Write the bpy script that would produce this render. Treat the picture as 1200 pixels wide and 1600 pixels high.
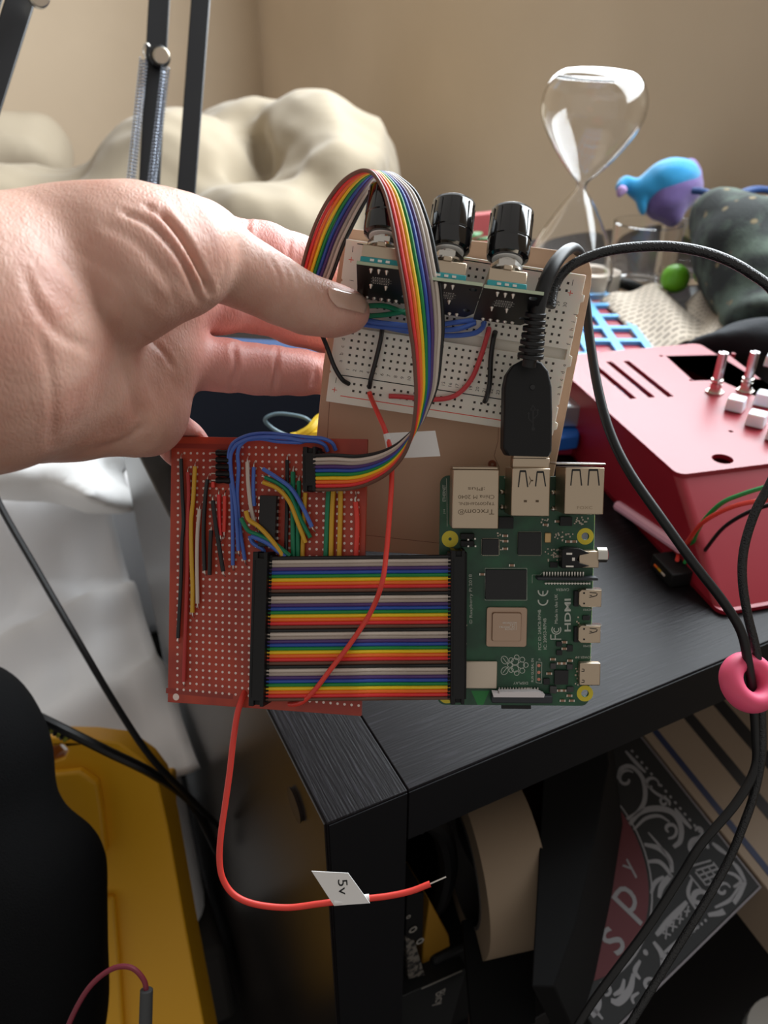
import bpy, bmesh, math, random
import numpy as np
from mathutils import Vector, Matrix
random.seed(7)
for o in list(bpy.data.objects): bpy.data.objects.remove(o)
SC = bpy.context.scene
COL = SC.collection

# ------------------------------------------------------------------ camera
CAMZ = 1.06; TZ = 0.78; H = CAMZ - TZ          # camera height, table top height
PITCH = math.radians(32); FPX = 1250.0
cp, sp = math.cos(PITCH), math.sin(PITCH)
cd = bpy.data.cameras.new('camera'); cam = bpy.data.objects.new('camera', cd); COL.objects.link(cam)
cam.location = (0, 0, CAMZ); cam.rotation_euler = (math.pi/2 - PITCH, 0, 0)
cd.sensor_fit = 'VERTICAL'; cd.sensor_height = 36; cd.lens = 36*FPX/1600
cd.clip_start = 0.01; cd.clip_end = 30
cd.dof.use_dof = True; cd.dof.focus_distance = 0.288; cd.dof.aperture_fstop = 15.0
SC.camera = cam
SC.view_settings.view_transform = 'Standard'; SC.view_settings.look = 'None'
SC.view_settings.exposure = 0.0; SC.view_settings.gamma = 1.0; SC.view_settings.use_curve_mapping = False

# room axes: E_R runs along the cabinet front, E_L along its side towards the back wall
AZ = math.radians(26.4)
E_L = Vector((-math.sin(AZ), math.cos(AZ), 0)); E_R = Vector((math.cos(AZ), math.sin(AZ), 0)); UP = Vector((0, 0, 1))
C0 = Vector((-0.0836*H, 0.7446*H, 0))
ROOM = Matrix.Translation(C0) @ Matrix.Rotation(AZ, 4, 'Z')
def rm(x, y, z): return C0 + E_R*x + E_L*y + UP*z

# ------------------------------------------------------------------ light
w = bpy.data.worlds.new('world'); SC.world = w; w.use_nodes = True
bg = w.node_tree.nodes['Background']; bg.inputs[0].default_value = (1.0, 0.95, 0.89, 1); bg.inputs[1].default_value = 0.42
WIN = dict(y0=-0.15, y1=1.75, z0=1.10, z1=2.20)      # window opening in the right wall (room axes)
WALL_R = 0.90; WALL_B = 2.66
ld = bpy.data.lights.new('window_daylight', 'AREA'); lo = bpy.data.objects.new('window_daylight', ld); COL.objects.link(lo)
ld.shape = 'RECTANGLE'; ld.size = WIN['y1']-WIN['y0']; ld.size_y = WIN['z1']-WIN['z0']; ld.energy = 78; ld.color = (0.88, 0.95, 1.0)
lo.location = rm(WALL_R+0.02, (WIN['y0']+WIN['y1'])/2, (WIN['z0']+WIN['z1'])/2)
lo.rotation_euler = ((Matrix.Rotation(AZ, 4, 'Z') @ Matrix.Rotation(math.radians(90), 4, 'Y') @ Matrix.Rotation(math.radians(90),4,'Z'))).to_euler()

# ------------------------------------------------------------------ pixel helpers (a pixel to a point on a real plane)
def ray(px, py):
    x = (px-600)/FPX; y = (py-800)/FPX
    return Vector((x, cp - y*sp, -(sp + y*cp)))
CAM = Vector((0, 0, CAMZ))
def C(px, py, d): return CAM + ray(px, py)*d
def hit(px, py, pt, nrm):
    r = ray(px, py); return CAM + r*((pt-CAM).dot(nrm)/r.dot(nrm))
def T(px, py, h=0.0): return hit(px, py, Vector((0, 0, TZ+h)), UP)
def HZ(px, py, z): return hit(px, py, Vector((0, 0, z)), UP)
def RY(px, py, y): return hit(px, py, rm(0, y, 0), E_L)
def VP(px, py, base): return hit(px, py, base, Vector((0, 1, 0)))
def proj(p):
    q = p - CAM; d = q.y*cp - q.z*sp
    return 600+FPX*q.x/d, 800+FPX*(-(q.z*cp) - q.y*sp)/d, d

class Fr:                                           # a flat board's own frame, units of mm: u right, v down, n towards the viewer
    def __init__(s, o, a, b):
        s.o = o; s.u = (a-o).normalized(); v = b-o; s.v = (v - s.u*v.dot(s.u)).normalized(); s.n = s.v.cross(s.u)
        s.W = (a-o).length*1000; s.Hh = (b-o).dot(s.v)*1000
    def P(s, u, v, n=0): return s.o + (s.u*u + s.v*v + s.n*n)*0.001
    def uv(s, px, py, n=0):
        q = hit(px, py, s.P(0, 0, n), s.n) - s.o
        return q.dot(s.u)*1000, q.dot(s.v)*1000
    def at(s, px, py, n=0): return s.P(*s.uv(px, py, n), n)

# ------------------------------------------------------------------ materials
def lin(c): return tuple(((x/255)/12.92 if x/255 <= .04045 else ((x/255+.055)/1.055)**2.4) for x in c)
MATS = {}
def mat(name, c, rough=.5, metal=0, spec=.5, bump=None, trans=0, sss=0, noise=None, coat=0, alpha=1, sheen=0):
    if name in MATS: return MATS[name]
    m = bpy.data.materials.new(name); m.use_nodes = True; nt = m.node_tree; b = nt.nodes['Principled BSDF']
    col = lin(c)
    b.inputs['Base Color'].default_value = (*col, 1); b.inputs['Roughness'].default_value = rough
    b.inputs['Metallic'].default_value = metal; b.inputs['Specular IOR Level'].default_value = spec
    b.inputs['Transmission Weight'].default_value = trans; b.inputs['Coat Weight'].default_value = coat
    b.inputs['Sheen Weight'].default_value = sheen
    if alpha < 1: b.inputs['Alpha'].default_value = alpha
    if sss:
        b.inputs['Subsurface Weight'].default_value = sss; b.inputs['Subsurface Scale'].default_value = .006
        b.inputs['Subsurface Radius'].default_value = (1, .35, .2)
    tc = nt.nodes.new('ShaderNodeTexCoord')
    def nz(scale, stretch=(1, 1, 1), detail=4):
        mp = nt.nodes.new('ShaderNodeMapping'); mp.inputs['Scale'].default_value = stretch
        nt.links.new(tc.outputs['Object'], mp.inputs[0])
        n = nt.nodes.new('ShaderNodeTexNoise'); n.inputs['Scale'].default_value = scale; n.inputs['Detail'].default_value = detail
        nt.links.new(mp.outputs[0], n.inputs[0]); return n
    if bump:
        sc, st, dist = bump[0], bump[1], bump[2]; strv = bump[3] if len(bump) > 3 else (1, 1, 1)
        n = nz(sc, strv); bp = nt.nodes.new('ShaderNodeBump'); bp.inputs['Strength'].default_value = st; bp.inputs['Distance'].default_value = dist
        nt.links.new(n.outputs[0], bp.inputs['Height']); nt.links.new(bp.outputs[0], b.inputs['Normal'])
    if noise:
        c2, sc = noise[0], noise[1]; strv = noise[2] if len(noise) > 2 else (1, 1, 1); lo_, hi_ = noise[3] if len(noise) > 3 else (.4, .6)
        n = nz(sc, strv); r = nt.nodes.new('ShaderNodeValToRGB')
        r.color_ramp.elements[0].color = (*col, 1); r.color_ramp.elements[1].color = (*lin(c2), 1)
        r.color_ramp.elements[0].position = lo_; r.color_ramp.elements[1].position = hi_
        nt.links.new(n.outputs[0], r.inputs[0]); nt.links.new(r.outputs[0], b.inputs['Base Color'])
    MATS[name] = m; return m

# ------------------------------------------------------------------ object helpers
def props(o, label=None, cat=None, group=None, kind=None):
    if label: o['label'] = label
    if cat: o['category'] = cat
    if group: o['group'] = group
    if kind: o['kind'] = kind
    return o
MW = {}
def thing(name, label, cat, loc, group=None, matrix=None):
    o = bpy.data.objects.new(name, None); COL.objects.link(o); o.empty_display_size = .01
    M = matrix if matrix is not None else Matrix.Translation(loc)
    o.matrix_world = M; MW[o.name] = M.copy()
    return props(o, label, cat, group)
def catmull(pts, n=8):
    P = [Vector(p) for p in pts]
    if len(P) < 3: return P
    P = [P[0]*2-P[1]] + P + [P[-1]*2-P[-2]]; out = []
    for i in range(1, len(P)-2):
        a, b, c, d = P[i-1:i+3]
        for k in range(n):
            t = k/n
            out.append(.5*((2*b)+(c-a)*t+(2*a-5*b+4*c-d)*t*t+(3*b-a-3*c+d)*t**3))
    out.append(P[-2]); return out
def circ(cx, cy, r, n=24, ry=None):
    ry = ry or r
    return [(cx+r*math.cos(2*math.pi*i/n), cy+ry*math.sin(2*math.pi*i/n)) for i in range(n)]
def rrect(u0, v0, u1, v1, r, n=5):
    out = []
    for (cx, cy, a) in ((u1-r, v0+r, -90), (u1-r, v1-r, 0), (u0+r, v1-r, 90), (u0+r, v0+r, 180)):
        for i in range(n+1):
            t = math.radians(a+90*i/n); out.append((cx+r*math.cos(t), cy+r*math.sin(t)))
    return out
class WF:                                           # world frame: units of metres, z up, optional spin
    def __init__(s, o=(0, 0, 0), az=0): 
        s.o = Vector(o); s.u = Vector((math.cos(az), math.sin(az), 0)); s.v = Vector((-math.sin(az), math.cos(az), 0)); s.n = UP
    def P(s, u, v, n=0): return s.o + s.u*u + s.v*v + s.n*n
class GF(WF):                                       # any orthonormal frame in metres
    def __init__(s, o, u, v, n): s.o = Vector(o); s.u, s.v, s.n = Vector(u), Vector(v), Vector(n)
class MB:
    def __init__(s): s.bm = bmesh.new()
    def face(s, pts):
        try: s.bm.faces.new([s.bm.verts.new(p) for p in pts])
        except ValueError: pass
    def box(s, F, u0, u1, v0, v1, n0, n1):
        c = [s.bm.verts.new(F.P(u, v, n)) for n in (n0, n1) for v in (v0, v1) for u in (u0, u1)]
        for f in ((0, 1, 3, 2), (4, 5, 7, 6), (0, 1, 5, 4), (2, 3, 7, 6), (0, 2, 6, 4), (1, 3, 7, 5)):
            s.bm.faces.new([c[i] for i in f])
        return s
    def prism(s, F, pts, n0, n1, taper=None):
        a = [s.bm.verts.new(F.P(u, v, n0)) for u, v in pts]
        q = taper or pts
        b = [s.bm.verts.new(F.P(u, v, n1)) for u, v in q]; k = len(pts)
        s.bm.faces.new(a); s.bm.faces.new(b)
        for i in range(k): s.bm.faces.new([a[i], a[(i+1) % k], b[(i+1) % k], b[i]])
        return s
    def hexa(s, b4, t4):
        a = [s.bm.verts.new(p) for p in b4]; b = [s.bm.verts.new(p) for p in t4]; k = len(a)
        s.bm.faces.new(a); s.bm.faces.new(b)
        for i in range(k): s.bm.faces.new([a[i], a[(i+1) % k], b[(i+1) % k], b[i]])
        return s
    def ring(s, c, x, y, r, seg): return [s.bm.verts.new(c + x*(r*math.cos(2*math.pi*i/seg)) + y*(r*math.sin(2*math.pi*i/seg))) for i in range(seg)]
    def skinrings(s, rings, cap=True, closed=False):
        n = len(rings[0]); m = len(rings)
        for j in range(m if closed else m-1):
            A, B = rings[j], rings[(j+1) % m]
            for i in range(n): s.bm.faces.new([A[i], A[(i+1) % n], B[(i+1) % n], B[i]])
        if cap and not closed: s.bm.faces.new(rings[0]); s.bm.faces.new(rings[-1])
    def tube(s, pts, r, seg=8, smooth=8, closed=False, flat=None):
        P = catmull(pts, smooth) if smooth else [Vector(p) for p in pts]
        N = len(P); rad = r if callable(r) else (lambda t: r)
        ref = Vector((.3, .2, .9)).normalized(); x = None; rings = []
        for i in range(N):
            if closed: t = P[(i+1) % N]-P[i-1]
            else: t = P[min(i+1, N-1)]-P[max(i-1, 0)]
            if t.length < 1e-9: t = Vector((0, 0, 1))
            t.normalize()
            x = ((x if x is not None else ref) - t*((x if x is not None else ref).dot(t)))
            if x.length < 1e-6: x = t.orthogonal()
            x.normalize(); y = t.cross(x); rr = rad(i/max(1, N-1))
            rings.append(s.ring(P[i], x, y, rr, seg))
        s.skinrings(rings, closed=closed); return s
    def cyl(s, a, b, r0, r1=None, seg=16):
        return s.tube([a, a.lerp(b, .5), b], (lambda t: r0+((r0 if r1 is None else r1)-r0)*t), seg, 0)
    def lathe(s, o, ax, prof, seg=32, ref=None):
        ax = Vector(ax).normalized(); x = (Vector(ref) if ref else ax.orthogonal()); x = (x-ax*x.dot(ax)).normalized(); y = ax.cross(x)
        rings = [s.ring(o+ax*h, x, y, max(r, 1e-6), seg) for r, h in prof]
        s.skinrings(rings); return s
    def shell(s, o, ax, prof, seg=40):                # closed double-walled lathe (glass)
        ax = Vector(ax).normalized(); x = ax.orthogonal().normalized(); y = ax.cross(x)
        s.skinrings([s.ring(o+ax*h, x, y, max(r, 1e-6), seg) for r, h in prof], closed=True); return s
    def plate(s, F, outline, holes, n0, n1, k=1.0):
        cu = bpy.data.curves.new('c', 'CURVE'); cu.dimensions = '2D'; cu.fill_mode = 'BOTH'; cu.extrude = abs(n1-n0)/2
        for poly in [outline]+holes:
            sp_ = cu.splines.new('POLY'); sp_.points.add(len(poly)-1); sp_.use_cyclic_u = True
            for i, (u, v) in enumerate(poly): sp_.points[i].co = (u, v, 0, 1)
        s._curve(cu, lambda c: F.P(c.x, c.y, c.z+(n0+n1)/2)); return s
    def _curve(s, cu, fn):
        ob = bpy.data.objects.new('c', cu); COL.objects.link(ob)
        dg = bpy.context.evaluated_depsgraph_get(); me = bpy.data.meshes.new_from_object(ob.evaluated_get(dg))
        vs = [s.bm.verts.new(fn(v.co)) for v in me.vertices]
        for p in me.polygons:
            try: s.bm.faces.new([vs[i] for i in p.vertices])
            except ValueError: pass
        bpy.data.objects.remove(ob); bpy.data.curves.remove(cu); bpy.data.meshes.remove(me)
    def text(s, F, body, u, v, size, rot=0, n=0, th=.02, ax='LEFT', sx=1, off=0):
        cu = bpy.data.curves.new('t', 'FONT'); cu.body = body; cu.size = size; cu.extrude = th/2; cu.align_x = ax; cu.align_y = 'CENTER'
        cu.resolution_u = 3; cu.offset = off
        a = math.radians(rot); ca, sa = math.cos(a), math.sin(a)
        s._curve(cu, lambda c: F.P(u+c.x*sx*ca-c.y*sa, v-(c.x*sx*sa+c.y*ca), n+c.z)); return s
    def build(s, name, m, parent=None, smooth=True, bevel=0, seg=2, sub=0, base=None, ang=35):
        bm = s.bm; bmesh.ops.remove_doubles(bm, verts=bm.verts, dist=1e-7) if len(bm.verts) < 4000 else None
        bmesh.ops.recalc_face_normals(bm, faces=bm.faces)
        if parent is not None: M = MW[parent.name]
        else:
            if base is None:
                xs = [v.co for v in bm.verts]; zz = min(p.z for p in xs)
                base = Vector((sum(p.x for p in xs)/len(xs), sum(p.y for p in xs)/len(xs), zz))
            M = Matrix.Translation(base) if not isinstance(base, Matrix) else base
        bmesh.ops.transform(bm, matrix=M.inverted(), verts=bm.verts)
        me = bpy.data.meshes.new(name); bm.to_mesh(me); bm.free()
        if smooth:
            for p in me.polygons: p.use_smooth = True
            try: me.set_sharp_from_angle(angle=math.radians(ang))
            except Exception: pass
        for mm in (m if isinstance(m, (list, tuple)) else [m]): me.materials.append(mm)
        o = bpy.data.objects.new(name, me); COL.objects.link(o)
        if parent is not None: o.parent = parent; MW[o.name] = M
        else: o.matrix_world = M; MW[o.name] = M.copy()
        if bevel:
            b = o.modifiers.new('bevel', 'BEVEL'); b.width = bevel; b.segments = seg; b.limit_method = 'ANGLE'; b.angle_limit = math.radians(40)
            b.harden_normals = False
        if sub:
            b = o.modifiers.new('sub', 'SUBSURF'); b.levels = sub; b.render_levels = sub
        return o

# ------------------------------------------------------------------ smooth solid modelling (distance field to mesh)
def surf_nets(vals, org, h):
    nx, ny, nz = vals.shape; S = vals < 0
    acc = np.zeros((nx-1, ny-1, nz-1, 3)); cnt = np.zeros((nx-1, ny-1, nz-1)); cross = []
    for a in range(3):
        sl0 = [slice(None)]*3; sl1 = [slice(None)]*3; sl0[a] = slice(0, -1); sl1[a] = slice(1, None)
        v0 = vals[tuple(sl0)]; v1 = vals[tuple(sl1)]; m = S[tuple(sl0)] != S[tuple(sl1)]
        idx = np.argwhere(m); t = v0[m]/(v0[m]-v1[m]); p = idx.astype(float); p[:, a] += t
        flip = S[tuple(sl0)][m]; cross.append((a, idx, flip))
        o1, o2 = [(1, 2), (2, 0), (0, 1)][a]
        for d1 in (0, 1):
            for d2 in (0, 1):
                c = idx.copy(); c[:, o1] -= d1; c[:, o2] -= d2
                ok = np.all(c >= 0, 1) & (c[:, 0] < nx-1) & (c[:, 1] < ny-1) & (c[:, 2] < nz-1)
                cc = c[ok]; np.add.at(acc, (cc[:, 0], cc[:, 1], cc[:, 2]), p[ok]); np.add.at(cnt, (cc[:, 0], cc[:, 1], cc[:, 2]), 1)
    act = cnt > 0; ids = -np.ones(cnt.shape, int); ids[act] = np.arange(act.sum())
    V = acc[act]/cnt[act][:, None]*h + np.array(org); F = []
    for a, idx, flip in cross:
        o1, o2 = [(1, 2), (2, 0), (0, 1)][a]; q = []
        ok = (idx[:, o1] > 0) & (idx[:, o2] > 0) & (idx[:, o1] < cnt.shape[o1]) & (idx[:, o2] < cnt.shape[o2])
        ii = idx[ok]; fl = flip[ok]
        for d1, d2 in ((0, 0), (1, 0), (1, 1), (0, 1)):
            c = ii.copy(); c[:, o1] -= d1; c[:, o2] -= d2; q.append(ids[c[:, 0], c[:, 1], c[:, 2]])
        q = np.stack(q, 1); q[~fl] = q[~fl][:, ::-1]; F.append(q)
    return V, np.concatenate(F)
def smin(a, b, k):
    h = np.clip(k-np.abs(a-b), 0, None)/k
    return np.minimum(a, b)-h*h*k*.25
def cap_sdf(P, a, b, ra, rb):
    a = np.array(a); b = np.array(b); ba = b-a; pa = P-a
    t = np.clip(pa@ba/max(1e-12, ba@ba), 0, 1)
    return np.linalg.norm(pa-t[..., None]*ba, axis=-1)-(ra+(rb-ra)*t)
def ell_sdf(P, c, axes, r):                         # ellipsoid: axes rows, r radii
    q = (P-np.array(c))@np.array(axes).T; r = np.array(r)
    k0 = np.linalg.norm(q/r, axis=-1); k1 = np.linalg.norm(q/(r*r), axis=-1)
    return k0*(k0-1)/np.maximum(k1, 1e-9)
def sdf_mesh(name, fn, lo, hi, h, m, parent=None, base=None, post=None, iters=2):
    lo = np.array(lo)-2*h; hi = np.array(hi)+2*h; n = np.ceil((hi-lo)/h).astype(int)+1
    g = np.stack(np.meshgrid(*[lo[i]+np.arange(n[i])*h for i in range(3)], indexing='ij'), -1)
    V, F = surf_nets(fn(g), lo, h)
    E = np.concatenate([F[:, [0, 1]], F[:, [1, 2]], F[:, [2, 3]], F[:, [3, 0]]])
    for _ in range(iters):
        s_ = np.zeros_like(V); c = np.zeros(len(V)); np.add.at(s_, E[:, 0], V[E[:, 1]]); np.add.at(s_, E[:, 1], V[E[:, 0]])
        np.add.at(c, E[:, 0], 1); np.add.at(c, E[:, 1], 1); V = V*.4+.6*s_/c[:, None]
    if post is not None:
        fn_ = np.cross(V[F[:, 2]]-V[F[:, 0]], V[F[:, 3]]-V[F[:, 1]]); N = np.zeros_like(V)
        for k in range(4): np.add.at(N, F[:, k], fn_)
        N /= np.maximum(np.linalg.norm(N, axis=1), 1e-12)[:, None]; V = post(V, N)
    if parent is not None: M = MW[parent.name]
    else: M = Matrix.Translation(base if base is not None else Vector((float(V[:, 0].mean()), float(V[:, 1].mean()), float(V[:, 2].min()))))
    inv = np.array(M.inverted()); V = V@inv[:3, :3].T+inv[:3, 3]
    me = bpy.data.meshes.new(name); me.from_pydata(V.tolist(), [], F.tolist()); me.update()
    for p in me.polygons: p.use_smooth = True
    me.materials.append(m); o = bpy.data.objects.new(name, me); COL.objects.link(o)
    if parent is not None: o.parent = parent; MW[o.name] = M
    else: o.matrix_world = M; MW[o.name] = M.copy()
    return o
def vnoise(P, sc, seed=0):                          # cheap smooth noise from summed sines
    rs = np.random.RandomState(seed); out = 0
    for k in range(6):
        d = rs.normal(size=3); d /= np.linalg.norm(d); out = out+np.sin(P@d*sc*(.7+.25*k)+rs.rand()*6.28+1.3*np.sin(P@np.roll(d, 1)*sc*.6+rs.rand()*6))
    return out/6
# ------------------------------------------------------------------ palette
M_wall = mat('wall_paint', (206, 186, 160), .8, bump=(260, .25, .0006), noise=((199, 179, 153), 2.0))
M_floor = mat('floor_carpet', (34, 31, 30), .95, bump=(400, .6, .002))
M_white = mat('white_plastic', (232, 232, 230), .4)
M_frame = mat('window_paint', (225, 222, 215), .5)
M_glass = mat('clear_glass', (255, 255, 255), .02, trans=1.0)
M_glass.node_tree.nodes['Principled BSDF'].inputs['IOR'].default_value = 1.42
M_black = mat('black_plastic', (9, 9, 11), .42, spec=.35, bump=(1500, .08, .0002))
M_blackm = mat('black_matte_plastic', (10, 10, 12), .6, spec=.35)
M_rubber = mat('black_rubber', (12, 12, 14), .45, spec=.45)
M_steel = mat('bright_steel', (205, 200, 192), .22, metal=1)
M_nickel = mat('nickel_plated_steel', (190, 172, 150), .38, metal=1, bump=(600, .05, .0002))
M_tin = mat('tinned_copper', (220, 214, 205), .3, metal=1)
M_sheet = mat('cream_cotton', (236, 235, 236), .9, bump=(900, .2, .0005), sheen=.2)
M_duvet = mat('beige_linen', (160, 146, 124), .9, bump=(500, .3, .0008), sheen=.2)
M_pillow = mat('cream_pillow_cotton', (186, 172, 150), .9, bump=(500, .3, .0008))
M_red = mat('jumper_red', (222, 62, 50), .45)
M_dred = mat('jumper_dark_red', (178, 48, 46), .5)

WC = {'k': mat('wire_black', (20, 20, 22), .42), 'w': mat('wire_white', (205, 192, 180), .45), 'g': mat('wire_grey', (172, 158, 148), .45),
      'p': mat('wire_purple', (78, 50, 112), .45), 'b': mat('wire_blue', (40, 78, 165), .45), 'n': mat('wire_green', (18, 132, 62), .45),
      'y': mat('wire_yellow', (236, 196, 30), .45), 'o': mat('wire_orange', (238, 112, 40), .45), 'r': mat('wire_red', (222, 50, 52), .45),
      'c': mat('wire_brown', (104, 68, 54), .45), 'B': mat('wire_royal_blue', (72, 106, 190), .45), 'Y': mat('wire_mustard', (208, 160, 40), .45),
      'G': mat('wire_deep_green', (10, 122, 84), .45)}

# ------------------------------------------------------------------ the room
XL, Y0 = -3.0, -1.2
f = MB(); f.box(WF(C0, AZ), XL, WALL_R+.1, Y0, WALL_B+.1, -.05, 0); props(f.build('floor', M_floor, smooth=False), kind='structure')
f = MB(); f.box(WF(C0, AZ), XL, WALL_R, WALL_B, WALL_B+.1, 0, 2.5); props(f.build('wall_back', M_wall, smooth=False), kind='structure')
f = MB(); RW = WF(C0, AZ)
for a in ((WALL_R, WALL_R+.1, Y0, WIN['y0'], 0, 2.5), (WALL_R, WALL_R+.1, WIN['y1'], WALL_B+.1, 0, 2.5),
          (WALL_R, WALL_R+.1, WIN['y0'], WIN['y1'], 0, WIN['z0']), (WALL_R, WALL_R+.1, WIN['y0'], WIN['y1'], WIN['z1'], 2.5)): f.box(RW, *a)
props(f.build('wall_right', M_wall, smooth=False), kind='structure')
f = MB()
for a in ((WIN['y0'], WIN['y1'], WIN['z0'], WIN['z0']+.04), (WIN['y0'], WIN['y1'], WIN['z1']-.04, WIN['z1']), (WIN['y0'], WIN['y0']+.04, WIN['z0'], WIN['z1']),
          (WIN['y1']-.04, WIN['y1'], WIN['z0'], WIN['z1']), (.78, .82, WIN['z0'], WIN['z1'])): f.box(RW, WALL_R+.04, WALL_R+.08, *a)
wn = props(f.build('window_1', M_frame, smooth=False), kind='structure')
f = MB(); f.box(RW, WALL_R+.058, WALL_R+.062, WIN['y0']+.04, WIN['y1']-.04, WIN['z0']+.04, WIN['z1']-.04); f.build('window_glass', M_glass, wn, smooth=False)

# ------------------------------------------------------------------ bed: mattress, sheet, duvet, pillow
BZ = .52
bed = thing('bed', 'low bed under crumpled cream bedding in the corner behind the black cabinet', 'bed', rm(-.4, 1.6, 0))
f = MB(); f.prism(WF(C0, AZ), rrect(-1.75, .80, .82, 2.6, .08), .24, BZ-.01); f.build('mattress', M_sheet, bed, bevel=.03, seg=3)
f = MB(); f.prism(WF(C0, AZ), [(-1.78, .29), (-.012, .29), (-.012, .80), (.84, .80), (.84, 2.62), (-1.78, 2.62)], .10, .24); f.build('bed_base', mat('bed_base_fabric', (40, 37, 35), .9), bed, bevel=.01)
f = MB(); f.prism(WF(C0, AZ), [(-1.72, .31), (-.018, .31), (-.018, .80), (-1.72, .80)], .24, BZ-.04); f.build('mattress_extension', M_sheet, bed, bevel=.03, seg=3)

def sheet_grid(name, x0, x1, y0, y1, nx, ny, zf, m, **kw):
    bm = bmesh.new(); g = []
    for j in range(ny+1):
        for i in range(nx+1):
            x = x0+(x1-x0)*i/nx; y = y0+(y1-y0)*j/ny; g.append(bm.verts.new(rm(x, y, zf(x, y))))
    for j in range(ny):
        for i in range(nx):
            a = j*(nx+1)+i; bm.faces.new([g[a], g[a+1], g[a+nx+2], g[a+nx+1]])
    mb = MB(); mb.bm.free(); mb.bm = bm
    o = mb.build(name, m, ang=180, **kw); s = o.modifiers.new('thickness', 'SOLIDIFY'); s.thickness = .006; s.offset = -1
    return o
def fold(x, y):
    p = np.array([[x, y, 0.0]])
    z = BZ-.018+.010*vnoise(p, 9, 1)[0]+.006*vnoise(p, 24, 2)[0]+.022*abs(vnoise(p, 17, 11)[0])+.012*abs(vnoise(p, 45, 12)[0])
    for (yy, wdt, hh, sl) in ((.62, .035, .05, .18), (.50, .025, .022, .10), (.385, .03, .020, .05), (.70, .05, .05, -.1)):
        d = (y-yy-sl*(x+.4)-.02*math.sin(x*9))/wdt; z += hh*math.exp(-d*d)
    return z
o = sheet_grid('bed_sheet', -1.7, -.006, .285, .80, 170, 90, fold, M_sheet)
props(o, 'rumpled white bed sheet beside the left side of the black cabinet', 'bed sheet')

def blob_group(name, blobs, k, h, m, label, cat, nz=(.012, 22, .004, 60), seed=3, ridge=None, floor_z=None, **kw):
    def fn(P):
        d = None; Q = P.reshape(-1, 3); res = None
        for (c, axes, r) in blobs:
            e = ell_sdf(Q, c, axes, r); res = e if res is None else smin(res, e, k)
        res = res+nz[0]*vnoise(Q, nz[1], seed)+nz[2]*vnoise(Q, nz[3], seed+1)
        if ridge: res = res+ridge[0]*np.abs(vnoise(Q, ridge[1], seed+5))+ridge[0]*.5*np.abs(vnoise(Q, ridge[1]*2.3, seed+6))
        if floor_z is not None: res = np.maximum(res, floor_z-Q[:, 2])
        return res.reshape(P.shape[:-1])
    cs = np.array([b[0] for b in blobs]); rr = np.array([max(b[2]) for b in blobs])[:, None]
    o = sdf_mesh(name, fn, (cs-rr).min(0), (cs+rr).max(0), h, m, **kw); return props(o, label, cat)
CAX = [list(Vector((1, 0, 0))), list(Vector((0, cp, -sp))), list(Vector((0, sp, cp)))]   # axes across / along / up the line of sight
RAX = [list(E_R), list(E_L), [0, 0, 1]]
def B(px, py, d, rx, ry, rd, tilt=0):
    c = C(px, py, d); t = math.radians(tilt); a = Vector((math.cos(t), 0, math.sin(t))); u = Vector((-math.sin(t)*0, cp, -sp))
    ax = Vector((math.cos(t), 0, 0))+Vector((0, sp, cp))*math.sin(t); ay = Vector((-math.sin(t), 0, 0))+Vector((0, sp, cp))*math.cos(t)
    return (list(c), [list(ax), list(ay), list(Vector((0, cp, -sp)))], [rx*d/FPX, ry*d/FPX, rd])
blob_group('duvet', [B(300, 330, 1.75, 150, 125, .30, 3), B(400, 260, 1.85, 120, 78, .22, -5), B(510, 262, 1.68, 90, 88, .22, -12), B(470, 215, 1.66, 55, 45, .13, -20),
    B(540, 330, 1.6, 80, 90, .22), B(440, 400, 1.55, 150, 90, .25), B(210, 400, 1.7, 120, 100, .25), B(60, 370, 1.75, 150, 90, .25), B(560, 300, 1.64, 42, 75, .14, -20)], .075, .0095, M_duvet,
    'crumpled beige duvet piled on the bed behind the hand', 'duvet', (.018, 12, .007, 55), ridge=(.020, 19), floor_z=BZ+.002)
blob_group('pillow', [B(20, 235, 2.15, 84, 45, .16, 2), B(75, 215, 2.15, 24, 28, .09, 0), B(-20, 260, 2.12, 95, 40, .16, 0), B(70, 262, 2.13, 30, 22, .12)], .06, .014, M_pillow,
    'cream pillow propped against the back wall at the left', 'pillow', (.008, 15, .003, 50), seed=9, ridge=(.010, 14), floor_z=BZ+.002)
# folded sheet heap on the bed left of the cabinet
blob_group('blanket', [B(40, 745, .80, 120, 40, .07, 4), B(150, 770, .78, 80, 35, .06, -14), B(180, 705, .86, 60, 40, .08, -10), B(90, 700, .95, 60, 30, .08)], .04, .008, mat('white_fleece', (226, 224, 222), .95, bump=(700, .3, .0006)),
    'bunched white blanket on the bed under the wrist', 'blanket', (.008, 30, .003, 80), seed=5, ridge=(.016, 28), floor_z=BZ+.006)

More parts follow.
